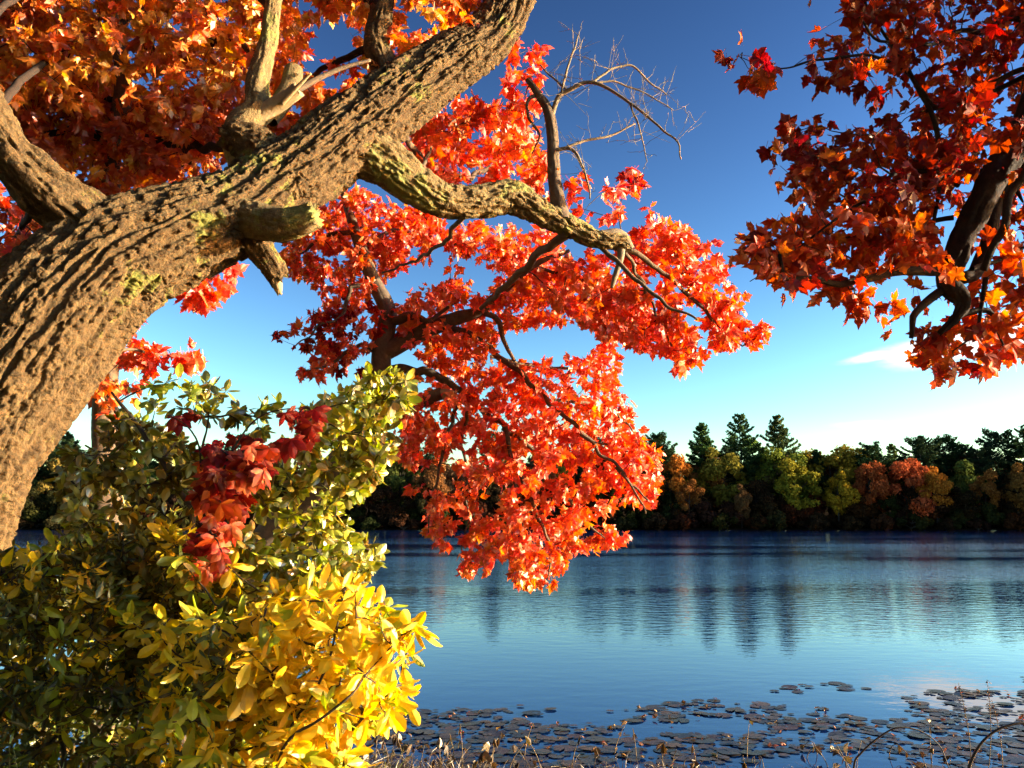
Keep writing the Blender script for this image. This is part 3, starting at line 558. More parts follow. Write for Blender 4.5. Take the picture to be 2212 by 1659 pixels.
RB = [[(832, 760, 40, 6.9), (880, 736, 35, 6.9), (930, 710, 33, 6.85), (985, 688, 30, 6.8), (1040, 668, 24, 6.75), (1085, 628, 20, 6.7), (1150, 575, 14, 6.6), (1230, 540, 8, 6.5)],
      [(800, 905, 40, 6.9), (850, 893, 36, 6.8), (905, 868, 32, 6.7), (955, 850, 26, 6.65)],
      [(826, 800, 24, 6.9), (890, 800, 20, 6.85), (945, 812, 18, 6.8), (985, 838, 15, 6.75), (1040, 880, 13, 6.7), (1085, 925, 11, 6.6), (1110, 990, 9, 6.55), (1150, 1090, 8, 6.5), (1188, 1180, 6, 6.45), (1180, 1250, 3, 6.4)],
      [(960, 705, 17, 6.82), (1020, 725, 15, 6.8), (1075, 765, 14, 6.7), (1130, 815, 12, 6.6), (1185, 865, 11, 6.5), (1250, 930, 9, 6.4), (1330, 1010, 7, 6.3), (1400, 1080, 4, 6.2)],
      [(1040, 672, 14, 6.75), (1075, 690, 13, 6.8), (1085, 720, 11, 6.85), (1105, 770, 8, 6.9), (1150, 850, 5, 7.0)],
      [(1000, 850, 9, 6.75), (970, 930, 8, 6.7), (940, 1050, 6, 6.6), (925, 1150, 3, 6.6)],
      [(1085, 925, 9, 6.6), (1150, 970, 9, 6.7), (1200, 1040, 8, 6.75), (1250, 1110, 6, 6.8), (1310, 1170, 3, 6.85)],
      [(1110, 1000, 7, 6.55), (1120, 1080, 6, 6.5), (1130, 1170, 5, 6.4), (1120, 1260, 2.5, 6.4)],
      [(838, 690, 20, 6.9), (860, 690, 22, 6.85), (890, 682, 19, 6.8), (930, 690, 10, 6.75), (990, 650, 6, 6.7)],
      [(830, 650, 12, 6.9), (795, 622, 11, 6.85), (755, 618, 10, 6.8), (745, 680, 7, 6.8), (700, 700, 5, 6.7), (640, 745, 3, 6.6)],
      [(826, 770, 14, 6.9), (800, 752, 11, 6.85), (765, 750, 9, 6.8), (710, 790, 6, 6.7), (660, 800, 3, 6.6)],
      [(1150, 575, 8, 6.6), (1270, 610, 7, 6.7), (1380, 660, 5, 6.8), (1470, 700, 3, 6.9)],
      [(1185, 865, 8, 6.5), (1260, 870, 7, 6.7), (1330, 890, 5, 6.9), (1390, 960, 3, 7.0)],
      [(1250, 930, 7, 6.4), (1300, 960, 6, 6.5), (1380, 980, 4, 6.7), (1430, 1010, 2.5, 6.8)],
      [(1330, 1010, 6, 6.3), (1370, 1060, 5, 6.2), (1395, 1110, 3, 6.1)],
      [(780, 530, 12, 6.9), (860, 500, 9, 7.1), (950, 520, 7, 7.3), (1080, 520, 4, 7.5)],
      [(770, 500, 12, 6.9), (700, 510, 9, 7.0), (650, 550, 5, 7.1)],
      [(1060, 770, 8, 6.8), (1150, 790, 7, 7.0), (1250, 800, 6, 7.2), (1330, 830, 3, 7.4)],
      [(1020, 860, 8, 6.7), (1000, 950, 7, 6.8), (1010, 1080, 5, 6.9), (1000, 1190, 3, 6.9)]]
for k, d in enumerate(RB): red.limb(d, M['bark_grey'], 'branch' if k != 1 else 'branch_stub', step=.02, nseg=18 if k < 2 else 9, depth=.002 if k < 2 else 0, wob=.03 if k > 1 else .01, seed=60. + k)
red.limb([(940, 856, 24, 6.66), (965, 850, 22, 6.64), (985, 848, 8, 6.62)], M['pale_wood'], 'branch_stub', step=.01, nseg=16, depth=.003, rag=.01, label='pale splintered end of a broken branch')
RO = (('leaf_red', 4), ('leaf_red_orange', 5), ('leaf_orange', 1)); RR = (('leaf_red', 6), ('leaf_red_orange', 3))
rregs = [
    ([(680, 440), (790, 400), (880, 430), (960, 470), (1060, 485), (1180, 495), (1240, 540), (1180, 600), (1080, 575), (1000, 550), (950, 530), (905, 560), (840, 590), (780, 640), (700, 620), (640, 600), (610, 560), (640, 500)], 2.9, 7.35, .4, (), .5, RO),
    ([(600, 725), (650, 682), (700, 640), (780, 640), (850, 690), (860, 760), (800, 810), (720, 810), (640, 800), (660, 760)], 1.5, 7.05, .3, (), .2, (('leaf_red', 3), ('leaf_crimson', 2))),
    ([(860, 650), (960, 600), (1050, 600), (1180, 580), (1290, 560), (1400, 640), (1440, 720), (1330, 745), (1290, 705), (1230, 692), (1100, 700), (1040, 780), (960, 800), (880, 750)], 2.4, 7.15, .38, ([(1115, 700), (1230, 695), (1240, 780), (1180, 790), (1110, 770)],), .4, RO),
    ([(880, 800), (1040, 780), (1110, 785), (1230, 785), (1290, 725), (1335, 760), (1335, 860), (1385, 862), (1350, 920), (1430, 970), (1430, 1040), (1415, 1105), (1360, 1080), (1300, 1045), (1240, 990), (1150, 970), (1060, 970), (980, 980), (900, 1000), (850, 965), (880, 880)], 2.2, 6.95, .38, (), .35, RR),
    ([(930, 1085), (1000, 980), (1060, 960), (1240, 980), (1300, 1060), (1330, 1130), (1380, 1150), (1300, 1192), (1220, 1200), (1205, 1250), (1130, 1272), (1090, 1220), (1000, 1230), (1010, 1180), (1080, 1150), (990, 1192), (920, 1152)], 2.0, 6.65, .35, ([(1040, 1050), (1090, 1050), (1080, 1100), (1040, 1095)],), .25, RO),
    ([(800, 930), (900, 900), (930, 1000), (900, 1060), (850, 1040)], .8, 6.9, .3, (), 0, RR)]
fill(red, rregs, ('maple', 'maple_curl', 'maple_broad'), 8, .084, mul=1.65)
red.finish()

# ------------------------------------------------------------------ the slim maple behind the big trunk
T3 = [(240, 1420, 66, 5.6), (240, 1250, 60, 5.6), (232, 1100, 56, 5.6), (226, 950, 52, 5.6), (226, 850, 50, 5.6), (240, 700, 48, 5.55), (240, 560, 46, 5.5), (238, 440, 44, 5.5), (240, 330, 42, 5.45), (262, 230, 38, 5.4), (266, 150, 34, 5.4), (246, 60, 30, 5.4), (234, -30, 26, 5.4), (240, -200, 18, 5.4), (250, -380, 8, 5.4)]
b3 = pts(T3)[0, :3].copy(); b3[2] = float(bank_z(b3[0], b3[1])); T3x = np.vstack([[b3[0], b3[1], b3[2] - .15, .13], pts(T3)])
slim = Plant('slim_maple_tree', 'slim dark upright maple standing behind the big leaning trunk', 'tree', tuple(b3), M['twig'], 13)
slim.limb(T3x, M['bark_grey'], 'trunk', step=.016, nseg=40, depth=.003, width=.025, seed=71., xyz=True)
for k, d in enumerate([[(240, 340, 22, 5.45), (215, 295, 19, 5.4), (170, 278, 17, 5.3), (110, 290, 14, 5.2), (40, 320, 9, 5.1), (-40, 330, 5, 5.0)],
                       [(255, 225, 16, 5.4), (220, 205, 13, 5.4), (170, 196, 11, 5.4), (100, 190, 8, 5.4), (0, 180, 5, 5.4)],
                       [(245, 400, 16, 5.5), (300, 370, 13, 5.6), (350, 330, 10, 5.7), (420, 300, 6, 5.8)],
                       [(240, 470, 20, 5.5), (300, 425, 18, 5.5), (350, 380, 14, 5.5), (420, 350, 7, 5.5)],
                       [(250, 60, 14, 5.4), (320, 20, 11, 5.6), (420, 0, 7, 5.8)],
                       [(228, 860, 12, 5.6), (260, 900, 9, 5.4), (280, 960, 5, 5.3)]]):
    slim.limb(d, M['bark_dark'], 'branch', step=.03, nseg=10, depth=.001, wob=.03, seed=80. + k)
fill(slim, [([(-60, 60), (330, 60), (460, 260), (440, 400), (200, 420), (-60, 380)], .85, 5.6, .35, (), .15, (('leaf_deep_red', 4), ('leaf_orange', 2), ('leaf_yellow_orange', 1))),
            ([(200, 700), (300, 690), (320, 830), (250, 900), (190, 860)], .9, 5.2, .25, (), 0, (('leaf_red', 1), ('leaf_orange', 1)))], ('maple', 'maple_curl'), 6, .085)
slim.finish()

# ------------------------------------------------------------------ the maple entering from the right
DR = 2.4
RK = np.array((.585, .585, .88, .65))
trunkR = np.array([(4.9, 4.3, .3, .24), (4.85, 4.3, 1.2, .20), (4.75, 4.28, 2.6, .18), (4.55, 4.25, 3.9, .16), (4.4, 4.25, 5.0, .13), (4.5, 4.3, 6.2, .09), (4.6, 4.3, 7.4, .03)]) * RK
bR = trunkR[0, :3].copy(); bR[2] = float(bank_z(bR[0], bR[1])); trunkR[0, 2] = bR[2] - .15
right = Plant('maroon_maple_tree', 'dark limbed maple with shade darkened maroon and vermilion leaves reaching in from the right edge', 'tree', tuple(bR), M['twig'], 14); right.yk = .585
right.limb(trunkR, M['bark_dark'], 'trunk', step=.03, nseg=40, depth=.008, width=.04, xyz=True)
pm = pts([(2300, 150, 72, DR)])[0]
right.limb(np.vstack([[2.58, 2.49, 4.0, .055], [2.1, 2.46, 3.95, .052], pm, pts([(2212, 292, 70, DR), (2150, 372, 62, DR), (2102, 470, 56, DR), (2062, 560, 54, DR), (2048, 612, 48, DR), (2078, 650, 38, DR), (2062, 690, 24, DR), (2030, 722, 12, DR)])]), M['bark_dark'], step=.015, nseg=40, depth=.008, width=.03, seed=91., xyz=True, label='thick black drooping limb')
RRB = [[(2260, 300, 36, 4.2), (2200, 385, 30, 4.2), (2150, 450, 34, 4.2), (2128, 530, 32, 4.2), (2110, 590, 32, 4.18), (2070, 598, 26, 4.12)],
       [(2190, 400, 14, 4.2), (2200, 420, 10, 4.15), (2212, 440, 5, 4.15)],
       [(2230, 330, 20, 4.0), (2190, 420, 18, 3.95), (2150, 520, 17, 3.95), (2125, 590, 16, 4.0)],
       [(2055, 585, 30, 4.1), (2000, 582, 23, 4.05), (1930, 588, 19, 4.0), (1850, 606, 17, 3.95), (1770, 606, 14, 3.9), (1700, 594, 11, 3.85), (1682, 545, 8, 3.8)],
       [(2040, 625, 20, 4.1), (2000, 650, 18, 4.1), (1972, 690, 16, 4.1), (1966, 735, 9, 4.1)],
       [(2075, 680, 14, 4.1), (2110, 672, 13, 4.1), (2152, 682, 10, 4.1), (2170, 740, 4, 4.1)],
       [(2070, 400, 16, 4.1), (2020, 372, 13, 4.05), (1960, 362, 10, 4.0), (1900, 410, 8, 3.95), (1840, 450, 7, 3.9), (1750, 520, 4, 3.85), (1620, 600, 2, 3.8)],
       [(2400, 90, 16, 4.4), (2212, 40, 13, 4.3), (2100, 72, 11, 4.2), (1990, 88, 9, 4.1), (1900, 86, 7, 4.0), (1840, 30, 4, 3.9)],
       [(2280, 130, 14, 4.1), (2180, 165, 12, 4.1), (2080, 215, 10, 4.1), (2000, 240, 8, 4.1)],
       [(2212, 165, 12, 4.2), (2110, 215, 10, 4.15), (2030, 235, 9, 4.1), (1990, 200, 10, 4.1), (1960, 150, 9, 4.1), (1900, 125, 8, 4.05), (1800, 120, 6, 4.0), (1700, 145, 4, 3.95), (1610, 130, 2, 3.9)],
       [(1860, -20, 8, 4.1), (1890, 50, 8, 4.1), (1950, 130, 9, 4.1), (1985, 200, 9, 4.1), (2015, 250, 10, 4.1), (2030, 330, 10, 4.1), (2028, 430, 9, 4.1), (2020, 540, 10, 4.1), (2045, 590, 14, 4.1)],
       [(2100, 580, 12, 4.1), (2150, 560, 9, 4.2), (2212, 540, 7, 4.3), (2300, 520, 5, 4.4)],
       [(2130, 600, 12, 4.1), (2120, 660, 9, 4.1), (2100, 720, 6, 4.1), (2060, 760, 3, 4.1)],
       [(3.6, 4.2, 4.86, .03)],
       [(2060, 470, 12, 4.1), (1980, 480, 9, 4.2), (1880, 500, 6, 4.3), (1760, 530, 3, 4.4)]]
for k, d in enumerate(RRB):
    if k == 13: continue
    right.limb(d, M['bark_dark'], 'branch', step=.025, nseg=12, depth=.002, wob=.02, seed=100. + k)
right.limb(np.array([(4.45, 4.3, 5.2, .05), (3.6, 4.6, 5.7, .04), (2.9, 4.7, 5.9, .03), (2.2, 4.6, 5.8, .02), (1.6, 4.4, 5.6, .01)]) * RK, M['bark_dark'], 'branch', step=.04, nseg=12, depth=.002, xyz=True, wob=.04)
right.limb(np.array([(4.5, 4.2, 4.2, .04), (3.9, 3.9, 4.3, .03), (3.3, 3.7, 4.2, .02), (2.8, 3.7, 4.0, .01)]) * RK, M['bark_dark'], 'branch', step=.04, nseg=12, depth=.002, xyz=True, wob=.04)
MA = (('leaf_maroon_shaded', 7), ('leaf_vermilion', 2)); MV = (('leaf_maroon_shaded', 4), ('leaf_vermilion', 4)); VV = (('leaf_vermilion', 6), ('leaf_maroon_shaded', 2), ('leaf_red_orange', 1))  # share of shade-darkened maroon is highest in the upper crown
fill(right, [
    ([(1735, -150), (2700, -150), (2700, 330), (2212, 330), (2100, 370), (1980, 300), (1950, 235), (1820, 190), (1700, 185), (1740, 120)], .95, 4.4, .38, (), .35, MA),
    ([(1590, 118), (1720, 118), (1720, 160), (1600, 165)], .9, 3.9, .08, (), 0, MV),
    ([(1640, 340), (1740, 245), (1800, 285), (1950, 260), (2100, 370), (2060, 480), (1900, 440), (1780, 440), (1700, 395)], 1.25, 4.3, .28, (), .6, MA),
    ([(1578, 530), (1630, 470), (1750, 470), (1900, 445), (2050, 480), (2050, 590), (1990, 560), (1900, 575), (1850, 620), (1700, 605), (1600, 590)], 1.5, 4.2, .28, (), .6, VV),
    ([(1820, 620), (2040, 600), (2020, 680), (1900, 690), (1830, 670)], .7, 4.3, .2, (), .1, VV),
    ([(1940, 750), (1990, 715), (2050, 695), (2100, 620), (2212, 640), (2320, 660), (2300, 720), (2200, 760), (2150, 785), (2080, 795), (1970, 790)], .8, 4.35, .2, (), .3, VV),
    ([(2110, 380), (2700, 330), (2700, 680), (2212, 640), (2110, 560)], .5, 4.4, .3, (), .2, MV),
    ([(2250, -150), (2900, -150), (2900, 500), (2300, 450)], .5, 4.3, .4, (), .2, MA)], ('maple_broad', 'maple', 'maple_curl'), 6, .052, mul=1.2, r_tip=.0008, r_k=.0007)
right.finish()

# ------------------------------------------------------------------ shrubs in front
def ground_at(px, py, Y, dz=0): p = at(px, py, Y); p[2] = float(bank_z(p[0], p[1])) + dz; return p
def stem(pl, spec, w0, mat, k):
    Q = pts(spec); b = Q[0].copy(); b[2] = float(bank_z(b[0], b[1])) - .05; b[3] = w0; pl.limb(np.vstack([b, Q]), mat, 'stem', step=.02, nseg=9, depth=.001, xyz=True, wob=.015, seed=120. + k)
by = ground_at(480, 1700, 2.5)
yel = Plant('yellow_shrub', 'brilliant yellow leafy shrub at the lower left beside the water', 'shrub', tuple(by), M['twig_grey'], 21)
for k, sp in enumerate([[(540, 1900, 9, 2.25), (575, 1660, 8, 2.2), (650, 1550, 7, 2.16), (705, 1440, 6, 2.15), (730, 1350, 5, 2.18), (745, 1270, 4, 2.25)],
                        [(560, 1900, 9, 2.2), (600, 1640, 8, 2.14), (680, 1565, 7, 2.1), (760, 1500, 6, 2.08), (800, 1440, 4, 2.12), (890, 1360, 3, 2.2)],
                        [(480, 1900, 14, 2.5), (500, 1600, 13, 2.5), (540, 1480, 11, 2.55), (600, 1400, 8, 2.6), (640, 1310, 4, 2.6)],
                        [(620, 1950, 14, 2.3), (700, 1680, 12, 2.25), (760, 1580, 9, 2.25), (850, 1520, 4, 2.3)],
                        [(300, 1900, 14, 2.6), (300, 1600, 12, 2.7), (280, 1450, 10, 2.75), (250, 1300, 7, 2.8), (180, 1200, 4, 2.8)],
                        [(150, 1900, 14, 2.6), (130, 1600, 12, 2.7), (90, 1420, 9, 2.8), (50, 1250, 5, 2.8)],
                        [(400, 1900, 12, 2.3), (420, 1650, 10, 2.3), (450, 1550, 7, 2.3), (470, 1450, 4, 2.35)]]): stem(yel, sp, .012, M['twig_grey'], k)
YY = (('leaf_yellow', 8), ('leaf_lime', 1)); YL = (('leaf_yellow', 4), ('leaf_lime', 4), ('leaf_olive_shaded', 2), ('leaf_weed_shaded', 1.5)); OL = (('leaf_olive_shaded', 6), ('leaf_lime', 1), ('leaf_yellow', 1.6), ('leaf_weed_shaded', 2))
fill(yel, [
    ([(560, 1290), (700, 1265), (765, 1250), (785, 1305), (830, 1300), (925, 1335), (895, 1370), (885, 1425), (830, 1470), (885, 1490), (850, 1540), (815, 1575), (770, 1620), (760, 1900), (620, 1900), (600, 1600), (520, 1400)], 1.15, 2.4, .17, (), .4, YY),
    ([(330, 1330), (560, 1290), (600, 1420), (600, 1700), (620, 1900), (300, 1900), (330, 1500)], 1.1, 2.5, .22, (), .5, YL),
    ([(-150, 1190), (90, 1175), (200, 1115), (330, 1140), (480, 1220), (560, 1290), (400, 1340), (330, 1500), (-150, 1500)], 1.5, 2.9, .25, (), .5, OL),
    ([(-150, 1450), (330, 1450), (320, 1900), (-150, 1900)], 1.3, 2.85, .3, (), .5, (('leaf_olive_shaded', 3), ('leaf_weed_shaded', 4), ('leaf_lime', .5))),
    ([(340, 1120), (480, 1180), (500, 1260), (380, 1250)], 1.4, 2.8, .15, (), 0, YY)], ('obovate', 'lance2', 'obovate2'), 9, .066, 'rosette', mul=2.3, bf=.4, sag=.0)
yel.finish()

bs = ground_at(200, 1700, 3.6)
sha = Plant('backing_shrub', 'dark backing shrub added to fill gaps at the lower left behind the yellow shrub', 'shrub', tuple(bs), M['twig_grey'], 24)  # dark backing added so the gaps between the front leaves read dark
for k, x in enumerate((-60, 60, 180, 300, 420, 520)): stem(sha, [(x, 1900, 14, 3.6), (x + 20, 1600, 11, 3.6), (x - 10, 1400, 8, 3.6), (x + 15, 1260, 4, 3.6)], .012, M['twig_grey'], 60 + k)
fill(sha, [([(-150, 1230), (120, 1190), (300, 1200), (540, 1300), (620, 1450), (600, 1950), (-150, 1950)], .95, 3.6, .3, (), .6, (('leaf_weed_shaded', 5), ('leaf_olive_shaded', 3)))], ('oval', 'obovate'), 10, .075, 'alt', mul=1.0, bf=.4, sag=.02)
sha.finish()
bg = ground_at(480, 1700, 3.0)
gre = Plant('green_shrub', 'glossy green and gold leaved shrub entwined above the yellow shrub', 'shrub', tuple(bg), M['twig_grey'], 22)
for k, sp in enumerate([[(380, 1900, 20, 2.95), (372, 1500, 18, 2.95), (388, 1300, 16, 2.9), (405, 1180, 13, 2.85), (425, 1080, 11, 2.85), (440, 980, 7, 2.85), (455, 890, 3, 2.85)],
                        [(390, 1900, 18, 2.95), (390, 1400, 15, 2.9), (412, 1150, 14, 2.8), (400, 1080, 12, 2.8), (340, 985, 11, 2.8), (280, 895, 9, 2.8), (238, 845, 5, 2.8)],
                        [(400, 1900, 16, 3.0), (395, 1280, 15, 2.95), (450, 1180, 13, 2.95), (520, 1090, 11, 3.0), (590, 1000, 8, 3.05), (680, 920, 5, 3.1), (780, 850, 3, 3.1)],
                        [(420, 1900, 15, 3.0), (430, 1350, 12, 3.0), (560, 1220, 9, 3.05), (680, 1180, 6, 3.1), (800, 1190, 3, 3.1)],
                        [(500, 1900, 15, 3.1), (520, 1400, 12, 3.1), (640, 1150, 9, 3.1), (740, 1020, 6, 3.15), (830, 900, 3, 3.15)]]): stem(gre, sp, .014, M['twig_grey'], 20 + k)
GG = (('leaf_green', 6), ('leaf_lime', 3), ('leaf_olive_shaded', 2)); GD = (('leaf_green', 4), ('leaf_olive_shaded', 4))
fill(gre, [
    ([(330, 830), (400, 800), (520, 850), (640, 880), (560, 940), (430, 950), (330, 900), (260, 890)], 1.2, 2.85, .15, (), .1, GG),
    ([(620, 900), (700, 870), (790, 810), (870, 800), (905, 860), (860, 920), (840, 990), (800, 1060), (720, 1120), (560, 1130), (540, 1040), (600, 1000)], 2.0, 3.0, .16, ([(620, 1100), (700, 1020), (720, 1040), (650, 1110)],), .35, GG),
    ([(500, 1130), (720, 1125), (800, 1150), (825, 1190), (780, 1255), (700, 1275), (560, 1285), (470, 1240)], 1.7, 2.95, .15, (), .3, GG),
    ([(120, 990), (260, 900), (430, 950), (430, 1080), (400, 1200), (200, 1220), (130, 1120)], 1.2, 3.0, .18, (), .0, GD),
    ([(180, 1200), (480, 1200), (560, 1290), (480, 1420), (250, 1440), (150, 1330)], 1.1, 2.85, .15, (), .1, GD)], ('oval',), 11, .044, 'alt', mul=1.9, bf=.3, sag=.02)
gre.finish()

bc = ground_at(470, 1700, 2.75)
cre = Plant('creeper_vine', 'crimson five leaflet creeper climbing over the green shrub', 'vine', tuple(bc), M['twig'], 23)
for k, sp in enumerate([[(430, 1900, 9, 2.8), (432, 1400, 8, 2.75), (450, 1200, 7, 2.64), (470, 1080, 6, 2.6), (500, 980, 5, 2.6), (560, 900, 4, 2.6), (670, 880, 2, 2.6)],
                        [(440, 1900, 8, 2.8), (440, 1250, 7, 2.64), (440, 1080, 5, 2.6), (420, 950, 4, 2.6), (360, 900, 2, 2.6)]]): stem(cre, sp, .005, M['twig'], 40 + k)
CC = (('leaf_crimson', 6), ('leaf_vermilion', 1), ('leaf_red', 1.5)); CR = (('leaf_crimson', 3), ('leaf_vermilion', 3), ('leaf_red_orange', 1.5))
fill(cre, [
    ([(350, 900), (440, 855), (560, 860), (690, 885), (680, 945), (610, 960), (560, 1010), (460, 990), (420, 950)], 1.6, 2.58, .07, (), .6, CC),
    ([(430, 1000), (540, 1010), (540, 1080), (500, 1150), (480, 1240), (425, 1230), (415, 1130)], 1.3, 2.58, .06, (), .6, CR),
    ([(555, 960), (600, 990), (590, 1040), (540, 1030)], 1.8, 2.54, .05, (), .4, CC)], ('leaflet',), 11, .054, 'palm', mul=2.3, bf=.3)
cre.finish()

# weeds in the shade at the lower left, each stem its own plant
wr = np.random.default_rng(31)
def weed(px, Y, h, k, mats, sz):
    b = ground_at(px, 1700, Y); p = Plant('weed_plant', 'thin green leafy weed stem in the shade below the yellow shrub', 'weed', tuple(b), M['twig_grey'], 200 + k, 'weed stems in the shade at lower left')
    lean = wr.normal(size=2) * .12; t = np.linspace(0, 1, 5)[:, None]
    Q = np.hstack([b + np.hstack([lean[0] * t ** 1.5, lean[1] * t ** 1.5, h * t]) - np.array((0, 0, .03)) * (1 - t), .004 * (1 - t * .8)])
    p.limb(Q, M['grass'], 'stem', step=.03, nseg=6, depth=0, xyz=True, wob=.01, seed=200. + k); C = catmull(Q[:, :3], .03); pos, dd, nn, ss = [], [], [], []
    for q in range(int(h * 46)):
        c = C[int(wr.integers(len(C) // 4, len(C)))]; an = wr.uniform(0, 6.28); pos.append(c); dd.append((math.cos(an), math.sin(an), wr.uniform(-.3, .5))); nn.append((wr.normal() * .3, wr.normal() * .3, 1)); ss.append(sz * wr.uniform(.6, 1.2))
    p.add('lance' if k % 3 else 'oval', pos, dd, nn, ss, mats_for(len(pos), wr, *mats)); p.finish(30)
for k in range(30): weed(wr.uniform(-40, 480), wr.uniform(1.95, 2.6), wr.uniform(.55, 1.0), k, (('leaf_weed_shaded', 5), ('leaf_olive_shaded', 1)), wr.uniform(.04, .075))

# ------------------------------------------------------------------ lily pads and fallen leaves on the water
def pad_mesh(seed):
    r = np.random.default_rng(seed); n = 15; a = np.linspace(.18, 2 * math.pi - .18, n); rad = 1 + .05 * r.normal(size=n); z = .03 * np.sin(a * 2 + r.uniform(0, 6)) + .02 * r.normal(size=n)
    V = np.vstack([[0, 0, 0], np.column_stack([np.cos(a) * rad, np.sin(a) * rad, z + .02])]); F = [(0, 1 + i, 2 + i) for i in range(n - 1)]; return V, np.array(F)
pads = [pad_mesh(s) for s in range(5)]; pm_ = [raw_mesh('lily_pad', v, f, [M['pad']]) for v, f in pads]
pr = np.random.default_rng(17); PADS = []
PADPOLY = [(800, 1545), (1000, 1530), (1130, 1512), (1220, 1525), (1330, 1535), (1480, 1515), (1600, 1512), (1690, 1480), (1800, 1478), (1900, 1455), (2000, 1448), (2080, 1490), (2212, 1460), (2500, 1450), (2500, 1700), (760, 1700)]
for _ in range(5200):
    x, y = pr.uniform(760, 2500), pr.uniform(1440, 1700)
    if not in_poly(np.array([x]), np.array([y]), PADPOLY)[0]: continue
    p = on_z(x, y, 0); n = perlin(np.array([p * np.array((.55, .9, 0)) + 7.7]))[0]; edge = (y - 1500) / 60
    if n + pr.normal() * .16 < .10 - .26 * min(1, max(-.3, edge)): continue
    r = pr.uniform(.03, .09) if pr.random() < .65 else pr.uniform(.08, .14)
    if any((p[0] - q[0]) ** 2 + (p[1] - q[1]) ** 2 < (.55 * (r + q[2])) ** 2 for q in PADS): continue
    if float(bank_z(p[0], p[1])) > -.02: continue
    PADS.append((p[0], p[1], r, x, y))
    if len(PADS) > 900: break
PADS.sort(key=lambda q: -(q[2] / q[1]) * (1 if q[3] < 2212 and q[4] < 1659 else .01))
restV, restF, off = [], [], 0
for k, (x, y, r, px, py) in enumerate(PADS):
    z = .006 + .012 * pr.random(); an = pr.uniform(0, 6.28); tx, ty = pr.normal(size=2) * .03
    if k < 300:
        o = bpy.data.objects.new('lily_pad', pm_[k % 5]); COL.objects.link(o); o.location = (x, y, z); o.rotation_euler = (tx, ty, an); o.scale = (r, r, r * .3)
        tag(o, 'dull brown lily pad floating among the pads near the bank', 'lily pad', 'lily pads floating near the bank')
    else:
        v, f = pads[k % 5]; c, s_ = math.cos(an), math.sin(an); w = v * r; w = np.column_stack([w[:, 0] * c - w[:, 1] * s_ + x, w[:, 0] * s_ + w[:, 1] * c + y, w[:, 2] * .3 + z]); restV.append(w); restF.append(f + off); off += len(w)
if off:
    o = link('lily_pads', raw_mesh('lily_pads', np.vstack(restV), np.vstack(restF), [M['pad']]), None, 'stuff'); tag(o, 'mass of smaller lily pads between the larger ones', 'lily pads')
fl = [raw_mesh('fallen_leaf', *SHAPES[s], [M['litter']]) for s in ('maple', 'maple_curl', 'maple_broad')]
for k in range(130):
    q = PADS[int(pr.integers(0, min(len(PADS), 330)))]; o = bpy.data.objects.new('fallen_leaf', fl[k % 3]); COL.objects.link(o); s = pr.uniform(.04, .075)
    o.location = (q[0] + pr.normal() * .12, q[1] + pr.normal() * .12, .03 + .012 * pr.random()); o.rotation_euler = (pr.normal() * .35, pr.normal() * .35, pr.uniform(0, 6.28)); o.scale = (s, s, s)
    tag(o, 'small fallen red or brown leaf lying on the lily pads', 'leaf', 'fallen leaves on the lily pads')

# ------------------------------------------------------------------ withered stalks, grass and canes along the near edge
sr = np.random.default_rng(23)
def blade(c, w0, w1=0.001, side=None):
    c = np.asarray(c, float); T = unit(np.gradient(c, axis=0)); side = unit(np.cross(T, sr.normal(size=3))) if side is None else side; w = np.linspace(w0, w1, len(c))[:, None]
    V = np.vstack([c - side * w, c + side * w]); n = len(c); i = np.arange(n - 1); return V, np.stack([i, i + 1, i + 1 + n, i + n], 1)
def stalk(px, py, h, k):
    p = on_z(px, py, 0.); z = max(float(bank_z(p[0], p[1])), -.06) if p[1] < 9.4 else -.05; b = np.array((p[0], p[1], z - .03)); o = thing('withered_stalk', 'withered brown stalk with curled dead leaf at the water edge', 'stalk', tuple(b), 'withered stalks along the water edge')
    t = np.linspace(0, 1, 9)[:, None]; ld = sr.normal(size=2) * .3 * h; bend = sr.random() < .35
    c = b + np.hstack([ld[0] * t ** 2, ld[1] * t ** 2, h * (t if not bend else 1.3 * t - .85 * t ** 2.5)]); V, F = tube(c, np.linspace(.006, .0025, 9), 5)
    link('stem', raw_mesh('stem', V, F, [M['stalk']], smooth=True), o)
    for q in range(int(sr.integers(1, 4))):
        s = sr.uniform(.05, .12); a = c[-1] if q == 0 else c[int(sr.integers(3, 9))]; sh = ('oval', 'maple_curl', 'lance')[int(sr.integers(3))]; v, f = SHAPES[sh]
        v = v * np.array((1, 1, 1.)); v[:, 2] -= 1.1 * np.abs(v[:, 0]); e = Matrix.Rotation(sr.uniform(0, 6.28), 3, 'Z') @ Matrix.Rotation(sr.uniform(-2.2, -.6), 3, 'X'); E = np.array(e)
        link('leaf', raw_mesh('leaf', (v * s) @ E.T + a, f, [M['leaf_dead']]), o)
for k in range(95):
    x = sr.choice([sr.uniform(780, 1250), sr.uniform(1200, 2212), sr.uniform(780, 1000)]); stalk(x, sr.uniform(1628, 1690), sr.uniform(.12, .42), k)
